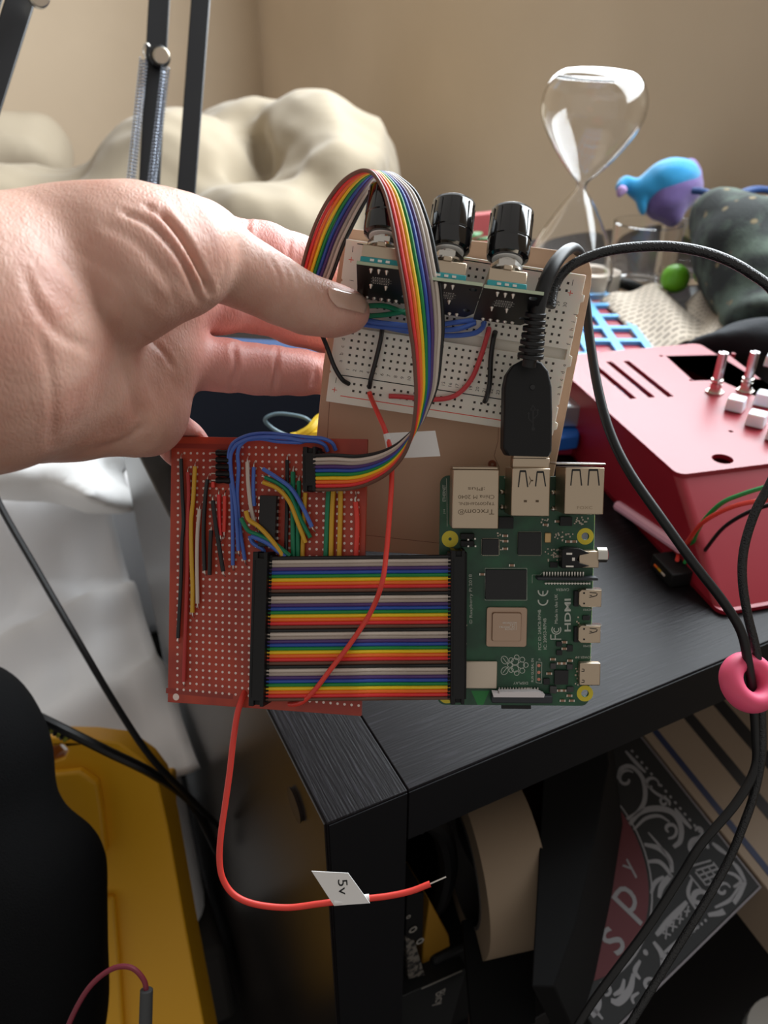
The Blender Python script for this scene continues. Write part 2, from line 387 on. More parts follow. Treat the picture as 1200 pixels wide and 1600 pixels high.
# ------------------------------------------------------------------ black-brown cabinet
CD, CL, PT, TT = .457, .885, .0374, .0330
def woodmat(name, along, c=(17, 14, 16), pore=(36, 33, 38)):
    m = mat(name, c, .38, spec=.13); nt = m.node_tree; b = nt.nodes['Principled BSDF']; tc = nt.nodes.new('ShaderNodeTexCoord')
    mp = nt.nodes.new('ShaderNodeMapping'); mp.inputs['Scale'].default_value = (1, .045, 1) if along == 'y' else (.045, 1, 1)
    n = nt.nodes.new('ShaderNodeTexNoise'); n.inputs['Scale'].default_value = 900; n.inputs['Detail'].default_value = 3
    nt.links.new(tc.outputs['Object'], mp.inputs[0]); nt.links.new(mp.outputs[0], n.inputs[0])
    r = nt.nodes.new('ShaderNodeValToRGB'); r.color_ramp.elements[0].position = .56; r.color_ramp.elements[1].position = .70
    r.color_ramp.elements[0].color = (*lin(c), 1); r.color_ramp.elements[1].color = (*lin(pore), 1)
    nt.links.new(n.outputs[0], r.inputs[0]); nt.links.new(r.outputs[0], b.inputs['Base Color'])
    bp = nt.nodes.new('ShaderNodeBump'); bp.inputs['Strength'].default_value = .35; bp.inputs['Distance'].default_value = .0005
    nt.links.new(n.outputs[0], bp.inputs['Height']); nt.links.new(bp.outputs[0], b.inputs['Normal']); return m
M_wx = woodmat('dark_wood_grain_across', 'x'); M_wy = woodmat('dark_wood_grain_deep', 'y')
M_side = mat('dark_wood_side', (32, 27, 24), .30, spec=.8, bump=(300, .1, .0003))
M_front = mat('dark_wood_edge', (13, 13, 17), .5, spec=.3)
M_in = mat('cabinet_interior', (22, 20, 22), .6)
cab = thing('cabinet', 'black-brown wooden cabinet with open shelf, held gadget hovering over its top', 'cabinet', None, matrix=ROOM)
CF = WF(C0, AZ)
MBx = lambda *a: MB().box(CF, *a)
MBx(0, PT, 0, CD, 0, TZ).build('side_panel', [M_wy], cab, bevel=.0006)
MBx(PT+.0003, CL, 0, CD, TZ-TT, TZ).build('top_panel', M_wx, cab, bevel=.0006)
MBx(-.0008, -.0001, .001, CD-.001, 0, TZ-.001).build('side_veneer', M_side, cab)
MBx(.001, PT-.0005, -.0006, -.0001, 0, TZ-.001).build('front_edge_strip', M_front, cab)
MBx(PT+.0005, CL, -.0006, -.0001, TZ-TT+.0005, TZ-.001).build('front_edge_strip', M_front, cab)
MBx(CL-PT, CL, 0, CD, 0, TZ-TT).build('side_panel', M_wy, cab, bevel=.0006)
MBx(PT, CL-PT, CD-.008, CD, 0, TZ-TT).build('back_panel', M_in, cab)
SHZ = TZ-.31
MBx(PT, CL-PT, .01, CD-.008, SHZ-.02, SHZ).build('shelf', M_in, cab, bevel=.0006)
MBx(PT, CL-PT, .0, CD, 0, .04).build('bottom_panel', M_in, cab)
q = hit(467, 1255, rm(0, 0, 0), E_R)
MB().cyl(q-E_R*.0026, q-E_R*.0005, .0085, .0075, 20).build('cam_cover', mat('cover_cap', (46, 38, 34), .4), cab)
# ledge behind the cabinet
lg = thing('wall_shelf', 'dark wooden ledge behind the cabinet holding the hourglass and glasses', 'shelf', None, matrix=ROOM)
MBx(.12, WALL_R-.001, CD+.002, .78, TZ-.03, TZ-.0005).build('board', M_wx, lg, bevel=.001)
for yy in (.52, .72): MBx(.30, WALL_R-.001, yy, yy+.02, TZ-.06, TZ-.0305).build('bracket', M_in, lg)
# ------------------------------------------------------------------ boom arm with springs (clamped on the cabinet's far corner)
M_arm = mat('black_painted_steel', (17, 17, 20), .42)
BD = .66
arm = thing('boom_arm', 'black folding boom arm with two coil springs behind the hand', 'boom arm', C(215, 640, .67))
def bar(parent, pts, wpx, dep, name='arm_bar'):
    (x0, y0, d0), (x1, y1, d1) = pts; a = C(x0, y0, d0); b = C(x1, y1, d1); ax = (b-a); L = ax.length; ax.normalize()
    view = ((a+b)/2-CAM).normalized(); s = ax.cross(view).normalized(); n = s.cross(ax)
    F = GF(a, ax, s, n); wd = wpx*d0/FPX/2
    return MB().box(F, 0, L, -wd, wd, -dep/2, dep/2).build(name, M_arm, parent, bevel=.001)
bar(arm, [(252, -60, BD), (217, 600, BD+.01)], 32, .014)
bar(arm, [(318, -60, BD), (268, 610, BD+.02)], 29, .014)
bar(arm, [(236, 590, .665), (200, 640, .672)], 90, .03, 'clamp')
def spring(x0, y0, x1, y1, d, rp, turns, name='spring'):
    a = C(x0, y0, d); b = C(x1, y1, d); ax = (b-a).normalized(); u = ax.orthogonal().normalized(); v = ax.cross(u); r = rp*d/FPX; pts = []
    n = turns*9
    for i in range(n+1):
        t = i/n; ang = 2*math.pi*turns*t; pts.append(a.lerp(b, t)+u*r*math.cos(ang)+v*r*math.sin(ang))
    return MB().tube(pts, .00055, 5, 0).build(name, mat('spring_steel', (170, 175, 185), .25, metal=1), arm)
spring(225, 93, 190, 420, BD-.012, 6.5, 62); spring(259, 104, 222, 420, BD-.014, 6.5, 60)
MB().tube([C(228, 92, BD-.012), C(224, 80, BD-.012), C(228, 68, BD-.012), C(234, 72, BD-.01)], .0007, 6).build('hook', M_steel, arm)
MB().cyl(C(250, 88, BD-.004), C(253, 87, BD-.026), .0066, .0062, 20).build('bolt', mat('satin_bolt_steel', (200, 190, 172), .35, metal=1), arm, bevel=.0008)
MB().lathe(C(249, 89, BD-.006), C(252, 88, BD-.02)-C(249, 89, BD-.006), [(.0082, 0), (.0086, .003), (.007, .006), (.0, .006)], 20).build('washer', M_arm, arm)
arm2 = thing('upper_boom', 'slanted upper section of the black boom arm crossing the top left corner', 'boom arm', C(20, 120, .5))
bar(arm2, [(48, -50, .5), (-215, 778, .5)], 40, .012); bar(arm2, [(8, -60, .51), (-235, 726, .51)], 24, .01)
MB().cyl(C(60, -4, .49), C(62, -6, .478), .0064, .006, 20).build('bolt', MATS['satin_bolt_steel'], arm2, bevel=.0008)

# ------------------------------------------------------------------ hourglass
hb = T(880, 476); hb.z = TZ
def hz(py): return VP(880, py, hb).z-hb.z
sc = (hb-CAM).dot(Vector((0, cp, -sp)))/FPX
hn, ht = hz(292), hz(106)
out_r = [(.0, 0), (.045, .002), (62*sc, .018), (66*sc, hn*.33), (52*sc, hn*.58), (26*sc, hn*.84), (10*sc, hn*.96), (7*sc, hn), (10*sc, hn+.006), (25*sc, hn+(ht-hn)*.15),
         (50*sc, hn+(ht-hn)*.35), (67*sc, hn+(ht-hn)*.54), (72*sc, hn+(ht-hn)*.69), (69*sc, hn+(ht-hn)*.82), (60*sc, hn+(ht-hn)*.92), (47*sc, hn+(ht-hn)*.98), (32*sc, ht), (14*sc, ht+.001), (0, ht+.001)]
def smooth_prof(p, k=6): return [(max(0, v.x), v.z) for v in catmull([Vector((r, 0, h)) for r, h in p], k)]
po = smooth_prof(out_r); mx = Vector((.035, 0, 1)).normalized()
t_in = .0016
pi_ = [(max(0, r-t_in), h + (t_in if h < .02 else (-t_in if h > ht-.008 else 0))) for r, h in po][::-1]
hg = MB(); hg.shell(hb, mx, po+pi_, 56)
o = hg.build('hourglass', M_glass, ang=180); props(o, 'tall clear glass hourglass standing behind the breadboard against the wall', 'hourglass')

def glass_cup(px, pyb, pyt, rpx, name, label, cat, fill=None, flare=1.0, th=.0018):
    b = T(px, pyb); b.z = TZ; d = (b-CAM).dot(Vector((0, cp, -sp))); r = rpx*d/FPX; h = VP(px, pyt, b).z-b.z
    prof = [(0, .0), (r*.94, 0), (r*.97, .004), (r*flare, h), (r*flare-th, h+.0006), (r*.97-th, .010), (0, .008)]
    mb = MB(); mb.shell(b+Vector((0, 0, .0008)), UP, prof, 48); o = mb.build(name, M_glass, ang=50); props(o, label, cat); return b, r, h
glass_cup(997, 448, 349, 51, 'drinking_glass', 'empty clear drinking glass in front of the blue felt bird', 'glass')
jb, jr, jh = glass_cup(1062, 436, 335, 40, 'glass_jar', 'clear glass jar carrying the blue felt bird, right of the drinking glass', 'jar')

# felt bird
M_cyan = mat('cyan_felt', (38, 150, 205), .95, bump=(1600, .6, .0008), sheen=.5)
M_lil = mat('lilac_felt', (112, 92, 150), .95, bump=(1600, .6, .0008), sheen=.4)
bd = .93
bird = thing('felt_bird', 'small blue and lilac felt bird perched on the glass jar', 'toy', C(1040, 340, bd))
def sdf_b(blobs, k): 
    def fn(P):
        Q = P.reshape(-1, 3); r = None
        for c, a, rr in blobs: e = ell_sdf(Q, c, a, rr); r = e if r is None else smin(r, e, k)
        return (r+.0008*vnoise(Q, 260, 4)).reshape(P.shape[:-1])
    return fn
def sd(name, blobs, k, h, m, parent):
    cs = np.array([b[0] for b in blobs]); rr = np.array([max(b[2]) for b in blobs])[:, None]
    return sdf_mesh(name, sdf_b(blobs, k), (cs-rr).min(0), (cs+rr).max(0), h, m, parent=parent)
sd('body', [B(1046, 284, bd, 47, 33, .030, 12), B(1015, 296, bd, 26, 22, .018), B(995, 297, bd, 16, 12, .010), B(986, 288, bd, 13, 9, .008), B(975, 286, bd, 11, 9, .008, 25), B(968, 292, bd-.003, 7, 5, .006, 50), B(1003, 312, bd, 8, 24, .008, 5)], .006, .0012, M_cyan, bird)
sd('belly', [B(1050, 300, bd+.004, 46, 32, .030, 8), B(1040, 322, bd+.004, 30, 22, .024), B(1075, 278, bd+.006, 18, 28, .02), B(1052, 340, bd+.004, 12, 14, .012)], .01, .0012, M_lil, bird)
sd('beak', [B(972, 297, bd-.008, 8, 7, .006), B(968, 303, bd-.008, 4, 5, .004)], .004, .0008, mat('pink_felt', (170, 140, 185), .95), bird)

# dark green patterned pouch
M_pouch = mat('green_printed_cloth', (34, 42, 38), .85, bump=(500, .5, .001))
nt = M_pouch.node_tree; b_ = nt.nodes['Principled BSDF']; tc = nt.nodes.new('ShaderNodeTexCoord')
vo = nt.nodes.new('ShaderNodeTexVoronoi'); vo.inputs['Scale'].default_value = 55; nt.links.new(tc.outputs['Object'], vo.inputs['Vector'])
r1 = nt.nodes.new('ShaderNodeValToRGB'); r1.color_ramp.elements[0].color = (*lin((122, 108, 78)), 1); r1.color_ramp.elements[1].color = (0, 0, 0, 1); r1.color_ramp.elements[0].position = .14; r1.color_ramp.elements[1].position = .22
nt.links.new(vo.outputs['Distance'], r1.inputs[0])
n1 = nt.nodes.new('ShaderNodeTexNoise'); n1.inputs['Scale'].default_value = 24; n1.inputs['Detail'].default_value = 5; nt.links.new(tc.outputs['Object'], n1.inputs[0])
r2 = nt.nodes.new('ShaderNodeValToRGB'); r2.color_ramp.elements[0].color = (*lin((26, 32, 30)), 1); r2.color_ramp.elements[1].color = (*lin((78, 92, 80)), 1); r2.color_ramp.elements[0].position = .45; r2.color_ramp.elements[1].position = .62
nt.links.new(n1.outputs[0], r2.inputs[0]); mxn = nt.nodes.new('ShaderNodeMix'); mxn.data_type = 'RGBA'; mxn.blend_type = 'LIGHTEN'; mxn.inputs[0].default_value = 1
nt.links.new(r2.outputs[0], mxn.inputs[6]); nt.links.new(r1.outputs[0], mxn.inputs[7]); nt.links.new(mxn.outputs[2], b_.inputs['Base Color'])
blob_group('cloth_pouch', [B(1160, 395, .80, 72, 72, .05, -6), B(1110, 330, .84, 26, 26, .03), B(1215, 400, .80, 70, 80, .05), B(1180, 450, .77, 62, 62, .05), B(1200, 500, .73, 58, 34, .05, -10), B(1130, 360, .83, 38, 40, .04), B(1160, 340, .85, 60, 24, .03)],
    .03, .004, M_pouch, 'dark green patterned cloth pouch slumped at the right edge behind the red case', 'pouch', (.003, 60, .001, 160), seed=12)
blob_group('felt_scrap', [B(1130, 532, .70, 60, 16, .03, 8), B(1190, 528, .70, 50, 28, .03)], .02, .003, mat('charcoal_cloth', (36, 38, 42), .9, bump=(500, .4, .001)), 'dark charcoal cloth lying behind the red case under the patterned pouch', 'cloth', (.002, 70, .001, 160), seed=2)
# blue strap above the pouch
M_bstrap = mat('navy_strap', (28, 66, 124), .6)
MB().tube([C(1083, 298, .88), C(1100, 300, .87), C(1118, 308, .86), C(1133, 316, .86), C(1136, 330, .85)], .0038, 8).tube([C(1135, 325, .855), C(1145, 312, .86), C(1165, 300, .86), C(1190, 296, .87), C(1225, 303, .88)], .0040, 8).build('glasses', M_bstrap)
props(bpy.data.objects['glasses'], 'navy blue rim of folded glasses lying on top of the green pouch', 'glasses')
MB().box(GF(C(1164, 322, .90), (1, 0, 0), (0, sp, cp), (0, cp, -sp)), 0, .06, -.013, .012, 0, .01).build('peach_card', mat('peach_card', (214, 186, 160), .7))
props(bpy.data.objects['peach_card'], 'pale peach card behind the blue glasses rim at the right edge', 'card')

# limes, leaves, marker, tape, papers on the ledge
lime = mat('lime_skin', (104, 176, 30), .45, bump=(500, .3, .0006))
for i, (px, py, rp, lb) in enumerate(((1056, 436, 22, 'round green lime between the glass jar and the crumpled paper'), (1102, 428, 17, 'smaller green lime tucked against the patterned pouch'))):
    c = C(px, py, .865+.01*i); r = rp*.865/FPX
    o = MB().lathe(c-Vector((0, 0, r)), (0, .15, 1), [(r*math.sin(t)*1.0+ (0 if 0 < t < 3.1 else 0), r-r*math.cos(t)) for t in [math.pi*k/14 for k in range(15)]], 24).build('lime', lime); props(o, lb, 'lime')
def leaf(px, py, d, L, wdt, ang, up=.2):
    a = C(px, py, d); dx = Vector((math.cos(ang), math.sin(ang)*.6, up)).normalized(); s = dx.cross(UP).normalized(); mb = MB(); top = []; bot = []
    for k in range(9):
        t = k/8; ww = wdt*math.sin(math.pi*min(1, t*.95+.02))**.8; c = a+dx*L*t-UP*L*.25*t*t; top.append(c+s*ww); bot.append(c-s*ww)
    for k in range(8): mb.face([top[k], top[k+1], bot[k+1], bot[k]])
    return mb
M_leaf = mat('leaf_green', (46, 112, 52), .5)
pl = thing('potted_plant', 'small green leafy plant behind the middle encoder knob', 'plant', (lambda p: Vector((p.x, p.y, TZ)))(RY(744, 385, .70)))
pd_ = (RY(744, 375, .70)-CAM).dot(Vector((0, cp, -sp)))
for k in range(7): 
    o = leaf(742+random.uniform(-14, 14), 378-random.uniform(0, 10), pd_+random.uniform(-.012, .012), .028, .009, k*.9, .35).build('leaf', M_leaf, pl, ang=180); o.modifiers.new('t', 'SOLIDIFY').thickness = .0006
pb = RY(744, 385, .70); ph0 = pb.z-TZ; pb.z = TZ+.0005
MB().lathe(pb, UP, [(.02, 0), (.026, ph0), (.024, ph0), (.0, ph0-.002)], 24).build('pot', mat('terracotta', (150, 84, 60), .8), pl)
nb0 = RY(690, 342, .745); MB().box(WF(Vector((nb0.x, nb0.y, TZ)), AZ), 0, .10, 0, .014, 0.0004, nb0.z-TZ).build('red_notebook', mat('dull_red_card', (168, 74, 74), .7), bevel=.001); props(bpy.data.objects['red_notebook'], 'dull red notebook standing upright on the ledge behind the encoder knobs', 'notebook')
pts = [T(950, 440, .006), T(965, 438, .009), T(985, 446, .010), T(1000, 452, .008), T(1008, 458, .005)]
o = MB().tube(pts, lambda t: .004+.0025*math.sin(math.pi*t), 8).build('marker', M_blackm); props(o, 'black marker pen lying between the drinking glass and the paper', 'marker')
q = T(926, 452, .0005)
o = MB().shell(q, UP, [(.018, 0), (.030, 0), (.030, .022), (.018, .022)], 40).build('tape_roll', mat('cream_tape', (218, 202, 186), .5)); props(o, 'small cream tape roll just right of the breadboard corner', 'tape roll')

# crumpled printed paper
def patch(name, quad, n, m, zf, label, cat, lines=None):
    mb = MB(); g = []
    for j in range(n+1):
        for i in range(n+1):
            u, v = i/n, j/n; p = quad[0].lerp(quad[1], u).lerp(quad[3].lerp(quad[2], u), v); p = p+UP*zf(u, v); g.append(mb.bm.verts.new(p))
    for j in range(n):
        for i in range(n): a = j*(n+1)+i; mb.bm.faces.new([g[a], g[a+1], g[a+n+2], g[a+n+1]])
    uvn = [(i/n, j/n) for j in range(n+1) for i in range(n+1)]
    o = mb.build(name, m, ang=60); uvl = o.data.uv_layers.new(name='uv')
    for lp in o.data.loops: uvl.data[lp.index].uv = uvn[lp.vertex_index] if len(o.data.vertices) == len(uvn) else (0, 0)
    s = o.modifiers.new('t', 'SOLIDIFY'); s.thickness = .0004; return props(o, label, cat)
M_paper = mat('printed_paper', (196, 182, 164), .85); nt = M_paper.node_tree; b_ = nt.nodes['Principled BSDF']
tc = nt.nodes.new('ShaderNodeTexCoord'); mp = nt.nodes.new('ShaderNodeMapping'); mp.inputs['Scale'].default_value = (26, 1, 1); br = nt.nodes.new('ShaderNodeTexBrick')
br.inputs['Scale'].default_value = 1; br.inputs['Color1'].default_value = (*lin((120, 108, 98)), 1); br.inputs['Color2'].default_value = (*lin((150, 138, 124)), 1); br.inputs['Mortar'].default_value = (*lin((196, 182, 164)), 1)
mp.inputs['Scale'].default_value = (1, 1, 1); br.inputs['Brick Width'].default_value = .13; br.inputs['Row Height'].default_value = .055; br.inputs['Mortar Size'].default_value = .02; br.inputs['Mortar Smooth'].default_value = .3
nt.links.new(tc.outputs['UV'], mp.inputs[0]); nt.links.new(mp.outputs[0], br.inputs['Vector']); nt.links.new(br.outputs['Color'], b_.inputs['Base Color'])
patch('leaflet', [T(935, 470, .012), T(1030, 447, .022), T(1120, 520, .02), T(1022, 560, .012)], 24, M_paper, lambda u, v: .010*math.sin(3.1*u)*math.sin(2.4*v+.5)+.003*math.sin(9*u+4*v), 'crumpled printed leaflet lying right of the blue lattice tray', 'paper')
patch('instruction_sheet', [T(1070, 476, .012), T(1112, 466, .022), T(1160, 514, .022), T(1080, 556, .012)], 16, M_paper, lambda u, v: .008*math.sin(3.1*u)+.004*math.sin(7*v+3*u), 'second printed sheet half under the leaflet, next to the green pouch', 'paper')
# blue lattice tray with red backing
M_lb = mat('light_blue_plastic', (92, 172, 226), .45); M_cr = mat('crimson_plastic', (150, 26, 44), .45)
A, Bq, Dq, Eq = T(905, 462, .014), T(951, 462, .014), T(1022, 556, .014), T(880, 556, .014)
tr = thing('lattice_tray', 'light blue lattice tray with crimson backing right behind the breadboard', 'tray', Eq)
U = (Dq-Eq); 
oz = Vector(Eq); fu = (T(1022, 556, .014)-T(951, 462, .014)).normalized(); fv = UP.cross(fu).normalized()
LF = GF(T(951, 462, .014), fu, -fv if (-fv).x < 0 else fv, UP); Lx = (T(1022, 556, .014)-T(951, 462, .014)).length
Wd = .115
nx_, ny_ = 5, 4; holes = []
cw, ch = Lx/nx_, Wd/ny_
for i in range(nx_):
    for j in range(ny_): holes.append([(i*cw+.004, j*ch+.004), ((i+1)*cw-.004, j*ch+.004), ((i+1)*cw-.004, (j+1)*ch-.004), (i*cw+.004, (j+1)*ch-.004)])
MB().plate(LF, [(-.003, -.003), (Lx+.003, -.003), (Lx+.003, Wd+.003), (-.003, Wd+.003)], holes, -.002, .002).build('lattice', M_lb, tr)
MB().box(LF, 0, Lx, 0, Wd, -.012, -.0021).build('backing', M_cr, tr)

# ------------------------------------------------------------------ navy box, cable loop and yellow item behind the fingers
bx = thing('storage_box', 'navy blue fabric storage box seen between the fingers', 'box', T(400, 715))
Fz = GF(T(262, 722), (T(545, 742)-T(262, 722)).normalized(), UP, UP.cross((T(545, 742)-T(262, 722)).normalized()))
hh = .062
MB().box(Fz, 0, .20, 0, hh, 0, .075).build('box_body', mat('navy_fabric', (24, 34, 52), .85, bump=(900, .4, .0006)), bx, bevel=.003)
MB().box(Fz, -.002, .202, hh, hh+.008, -.002, .077).build('lid', mat('lit_blue_fabric', (40, 68, 112), .8, bump=(900, .4, .0006)), bx, bevel=.003)  # lighter blue paints the light falling on the box top
o = MB().tube([C(470, 690, .46), C(430, 672, .455), C(414, 656, .45), C(430, 647, .45), C(455, 648, .45), C(478, 654, .45), C(492, 668, .455), C(500, 690, .46)], .0011, 8).build('thin_cable', mat('teal_wire', (98, 124, 136), .5)); props(o, 'thin grey-blue cable loop standing above the perfboard', 'cable')
o = MB().tube([C(468, 682, .44), C(485, 672, .44), C(500, 655, .445), C(520, 650, .445)], .0032, 8).tube([C(455, 684, .44), C(480, 680, .44), C(510, 679, .44)], .0028, 8).build('yellow_cable', mat('yellow_wire', (226, 190, 40), .5)); props(o, 'short bright yellow cable peeking out left of the mounting board', 'cable')

# stack seen between the mounting board and red case
for (nm, quad, z0, z1, m, lb, cat) in (('book', ((858, 712), (905, 712), (915, 672), (868, 672)), .0006, .012, mat('magenta_cover', (150, 28, 66), .5), 'magenta book at the bottom of the stack between breadboard and red case', 'book'),
    ('paperback', ((852, 708), (902, 702), (905, 660), (862, 660)), .013, .024, mat('blue_cover', (30, 100, 190), .5), 'blue and white paperback on the magenta book by the red case', 'book'),
    ('metal_tin', ((856, 668), (906, 668), (912, 636), (862, 636)), .025, .042, mat('tin_silver', (196, 202, 206), .3, metal=.9), 'small silver tin on top of the stack by the red case', 'tin')):
    b4 = [T(x, y, z0) for x, y in quad]; t4 = [p+UP*(z1-z0) for p in b4]
    o = MB().hexa(b4, t4).build(nm, m, bevel=.0015); props(o, lb, cat)

# ------------------------------------------------------------------ red 3D-printed case
M_case = mat('red_printed_plastic', (138, 17, 34), .40, spec=.5, bump=(40, .08, .001), noise=((142, 24, 40), 18))
ch_ = .055
A0 = T(1060, 742, ch_); B0 = T(888, 588, ch_); cu_ = Vector((A0-B0)); cu_.z = 0; cu_.normalize(); cw_ = UP.cross(cu_)
if cw_.x < 0: cw_ = -cw_
KF = GF(A0, cw_, -cu_, UP); LK = (A0-B0).length; 
def kuv(px, py, z=0): 
    p = hit(px, py, A0+UP*z, UP)-A0; return p.dot(KF.u), p.dot(KF.v)
WK = kuv(1260, 640)[0]; LK = kuv(905, 553)[1]
WK = max(WK, .13)
case = thing('plastic_case', 'large red plastic case with slots and white buttons on the cabinet top', 'case', Vector((A0.x, A0.y, TZ)))
outl = rrect(0, 0, WK, LK, .006)
def slot(p0, p1, w_):
    a = Vector(kuv(*p0)+(0,)); b = Vector(kuv(*p1)+(0,)); d = (b-a).normalized(); s = Vector((-d.y, d.x, 0))*w_
    return [(a-s)[:2], (b-s)[:2], (b+s)[:2], (a+s)[:2]]
hl = [slot((926, 569), (990, 623), .0024), slot((951, 565), (1019, 621), .0024), slot((978, 564), (1048, 620), .0024)]
hl.append([kuv(1040, 556), kuv(1083, 595), kuv(1188, 592), kuv(1138, 554)])
cc = kuv(1129, 717); e1 = kuv(1147, 717); hl.append(circ(cc[0], cc[1], .0062, 24))
for p in ((1033, 556), (1080, 594), (1142, 674), (1146, 552)): c_ = kuv(*p); hl.append(circ(c_[0], c_[1], .0016, 10))
MB().plate(KF, outl, hl, -.003, 0).build('top_plate', M_case, case)
def wallring(F, o_, i_, n0, n1, o2=None, i2=None):
    mb = MB(); o2 = o2 or o_; i2 = i2 or i_; k = len(o_)
    r = [[mb.bm.verts.new(F.P(u, v, n)) for u, v in poly] for poly, n in ((o_, n0), (o2, n1), (i2, n1), (i_, n0))]
    mb.skinrings(r, closed=True); return mb
def grow(poly, dx0, dy0, e=0): return [(u-(dx0 if u < WK/2 else 0)-0, v-(dy0 if v < LK/2 else 0)) for u, v in poly]
inn = rrect(.003, .003, WK-.003, LK-.003, .004)
wallring(KF, grow(outl, .0, .062), grow(inn, 0, .062), -ch_+.0008, -.003, outl, inn).build('body', M_case, case)
MB().plate(KF, grow(outl, 0, .062), [], -ch_+.0006, -ch_+.0030).build('bottom_plate', M_case, case)
a_, b_p = Vector(kuv(1010, 700, 0)+(0,)), 0
# bar on the side wall, a lit ledge's highlight painted pale pink
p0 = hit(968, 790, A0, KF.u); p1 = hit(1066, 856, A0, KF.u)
MB().tube([p0-KF.u*.001, p0.lerp(p1, .5)-KF.u*.001, p1-KF.u*.001], .0035, 10, 0).build('lit_slot_ledge', mat('lit_ledge_pink', (226, 170, 190), .35), case)
# parts inside, visible through slots
for (px, py) in ((955, 612), (985, 604), (1000, 590)):
    u_, v_ = kuv(px, py, -.012); MB().box(KF, u_-.012, u_+.012, v_-.005, v_+.005, -.018, -.012).build('inner_block', M_lb, case)
# metal encoder shafts
M_alu = mat('shaft_aluminium', (214, 210, 212), .25, metal=1)
def shaft(px, py, pyt):
    u_, v_ = kuv(px, py); b = KF.P(u_, v_, 0); h = VP(px, pyt, b).z-b.z; s = thing('encoder_shaft_', None, None, b); s.name = 'rotary_encoder_shaft'; MW[s.name] = Matrix.Translation(b)
    s.parent = None; MB().lathe(b, UP, [(.0062, .0001), (.0062, .0014), (.0045, .0014), (.0045, .003)], 6).build('nut', M_steel, s)
    MB().lathe(b, UP, [(.0038, .003), (.0038, .0075), (.0030, .008), (.0040, .0085), (.0040, .0105), (.0028, .011)], 20).build('bushing', M_steel, s)
    for sg in (-1, 1):
        MB().prism(GF(b, KF.u, KF.v, UP), [(sg*.0006, -.0028), (sg*.0018, -.0026), (sg*.0030, -.0012), (sg*.0030, .0012), (sg*.0018, .0026), (sg*.0006, .0028)], .011, h).build('shaft_half', M_alu, s)
    MB().cyl(b+UP*.0105, b+UP*(h*.55), .0021, .0021, 12).build('shaft_core', M_alu, s)
    return s
for i, (px, py, pyt) in enumerate(((1116, 614, 551), (1164, 612, 550))):
    s = shaft(px, py, pyt); props(s, ['slotted metal encoder shaft on the red case, nearer the vent slots', 'slotted metal encoder shaft on the red case, right of the other one'][i], 'encoder shaft', 'metal shafts on the red case')
M_cap = mat('milky_silicone', (226, 232, 240), .35, sss=.4)
ref = [('left-most white square button in the back row of the red case', 1148, 640), ('white square button of the back row next to the right image edge', 1192, 632), ('middle white square button nearer the front on the red case', 1180, 664), ('front white square button cut by the right edge, on the red case', 1212, 686), ('white square button cut by the right edge in the middle', 1228, 652), ('lone white square button behind the encoder shafts at the right edge', 1207, 572)]
for lb, px, py in ref:
    u_, v_ = kuv(px, py); b = KF.P(u_, v_, 0); F2 = GF(b, Vector((math.cos(-.6), math.sin(-.6), 0)), Vector((math.sin(.6), math.cos(.6), 0)), UP)
    w_ = .0058; o = MB().prism(F2, rrect(-w_, -w_, w_, w_, .001), .0004, .0088, rrect(-w_*.9, -w_*.9, w_*.9, w_*.9, .0012)).build('square_button', M_cap, bevel=.0008, seg=3); props(o, lb, 'button', 'white buttons on the red case')

# usb plug on the table with coloured wires
pq = T(1043, 905, .004); pax = (T(1075, 880, .004)-T(1020, 925, .004)); pax = Vector((T(1060, 930)-T(1015, 880))); pax.normalize(); ps = UP.cross(pax)
up = thing('cable_plug', 'small black cable plug with red and green wires at the foot of the red case', 'plug', T(1043, 905))
PF = GF(T(1018, 884, .0003), pax, -ps if ps.x < 0 else ps, UP)
MB().box(PF, 0, .022, -.001, .014, 0, .009).build('housing', M_blackm, up, bevel=.0006)
for k, cname in enumerate(('o', 'Y', 'w')): MB().box(PF, .004+k*.004, .0075+k*.004, -.0016, -.001, .0035, .0045).build('contact', WC[cname], up)
def wr(name, pts, r, m, label=None, cat='wire', parent=None, seg=8, sm=8):
    o = MB().tube(pts, r, seg, sm).build(name, m, parent); 
    if label: props(o, label, cat)
    return o
wr('wire', [T(1058, 875, .012), C(1062, 862, .47), C(1075, 845, .45), C(1100, 815, .42), C(1150, 790, .40), C(1215, 778, .39)], .0012, M_red, parent=up)
wr('wire', [T(1070, 880, .010), C(1082, 850, .455), C(1095, 820, .43), C(1125, 788, .41), C(1160, 772, .40), C(1215, 755, .39)], .0012, WC['n'], parent=up)
wr('wire', [T(1085, 880, .010), C(1100, 862, .45), C(1130, 825, .43), C(1170, 800, .41), C(1215, 785, .39)], .0011, WC['k'], parent=up)

# ------------------------------------------------------------------ things inside the cabinet
# ornate card box
zt = TZ-.22+.0
Aq = HZ(1187, 1385, CAMZ-.50); Bp = C(1000, 1150, .588); Cq = C(970, 1600, .466)
bu = (Bp-Aq).normalized(); bv = Cq-Aq; bv = (bv-bu*bv.dot(bu)).normalized(); bn = bu.cross(bv); bn = bn if bn.z > 0 else -bn
def OH(px, py): return hit(px, py, Aq, bn)
OF = GF(Aq, bu, bv, bn)                                  # u along the right edge, v along the front edge
def ouv(px, py): p = OH(px, py)-Aq; return p.dot(bu), p.dot(bv)
ob_ = thing('ornate_box', 'black box with white scroll ornament and a dark red disc, lying inside the cabinet', 'box', Vector((Aq.x, Aq.y, CAMZ-.55)))
Lb, Wb = .27, .16
bh = .045
MB().box(OF, 0, Lb, 0, Wb, -bh, 0).build('box_body', mat('box_black_card', (10, 11, 13), .7), ob_, bevel=.0008)
M_orn = mat('ornament_grey_ink', (116, 114, 116), .6); M_disc = mat('disc_red_ink', (78, 18, 26), .7)
od = MB()
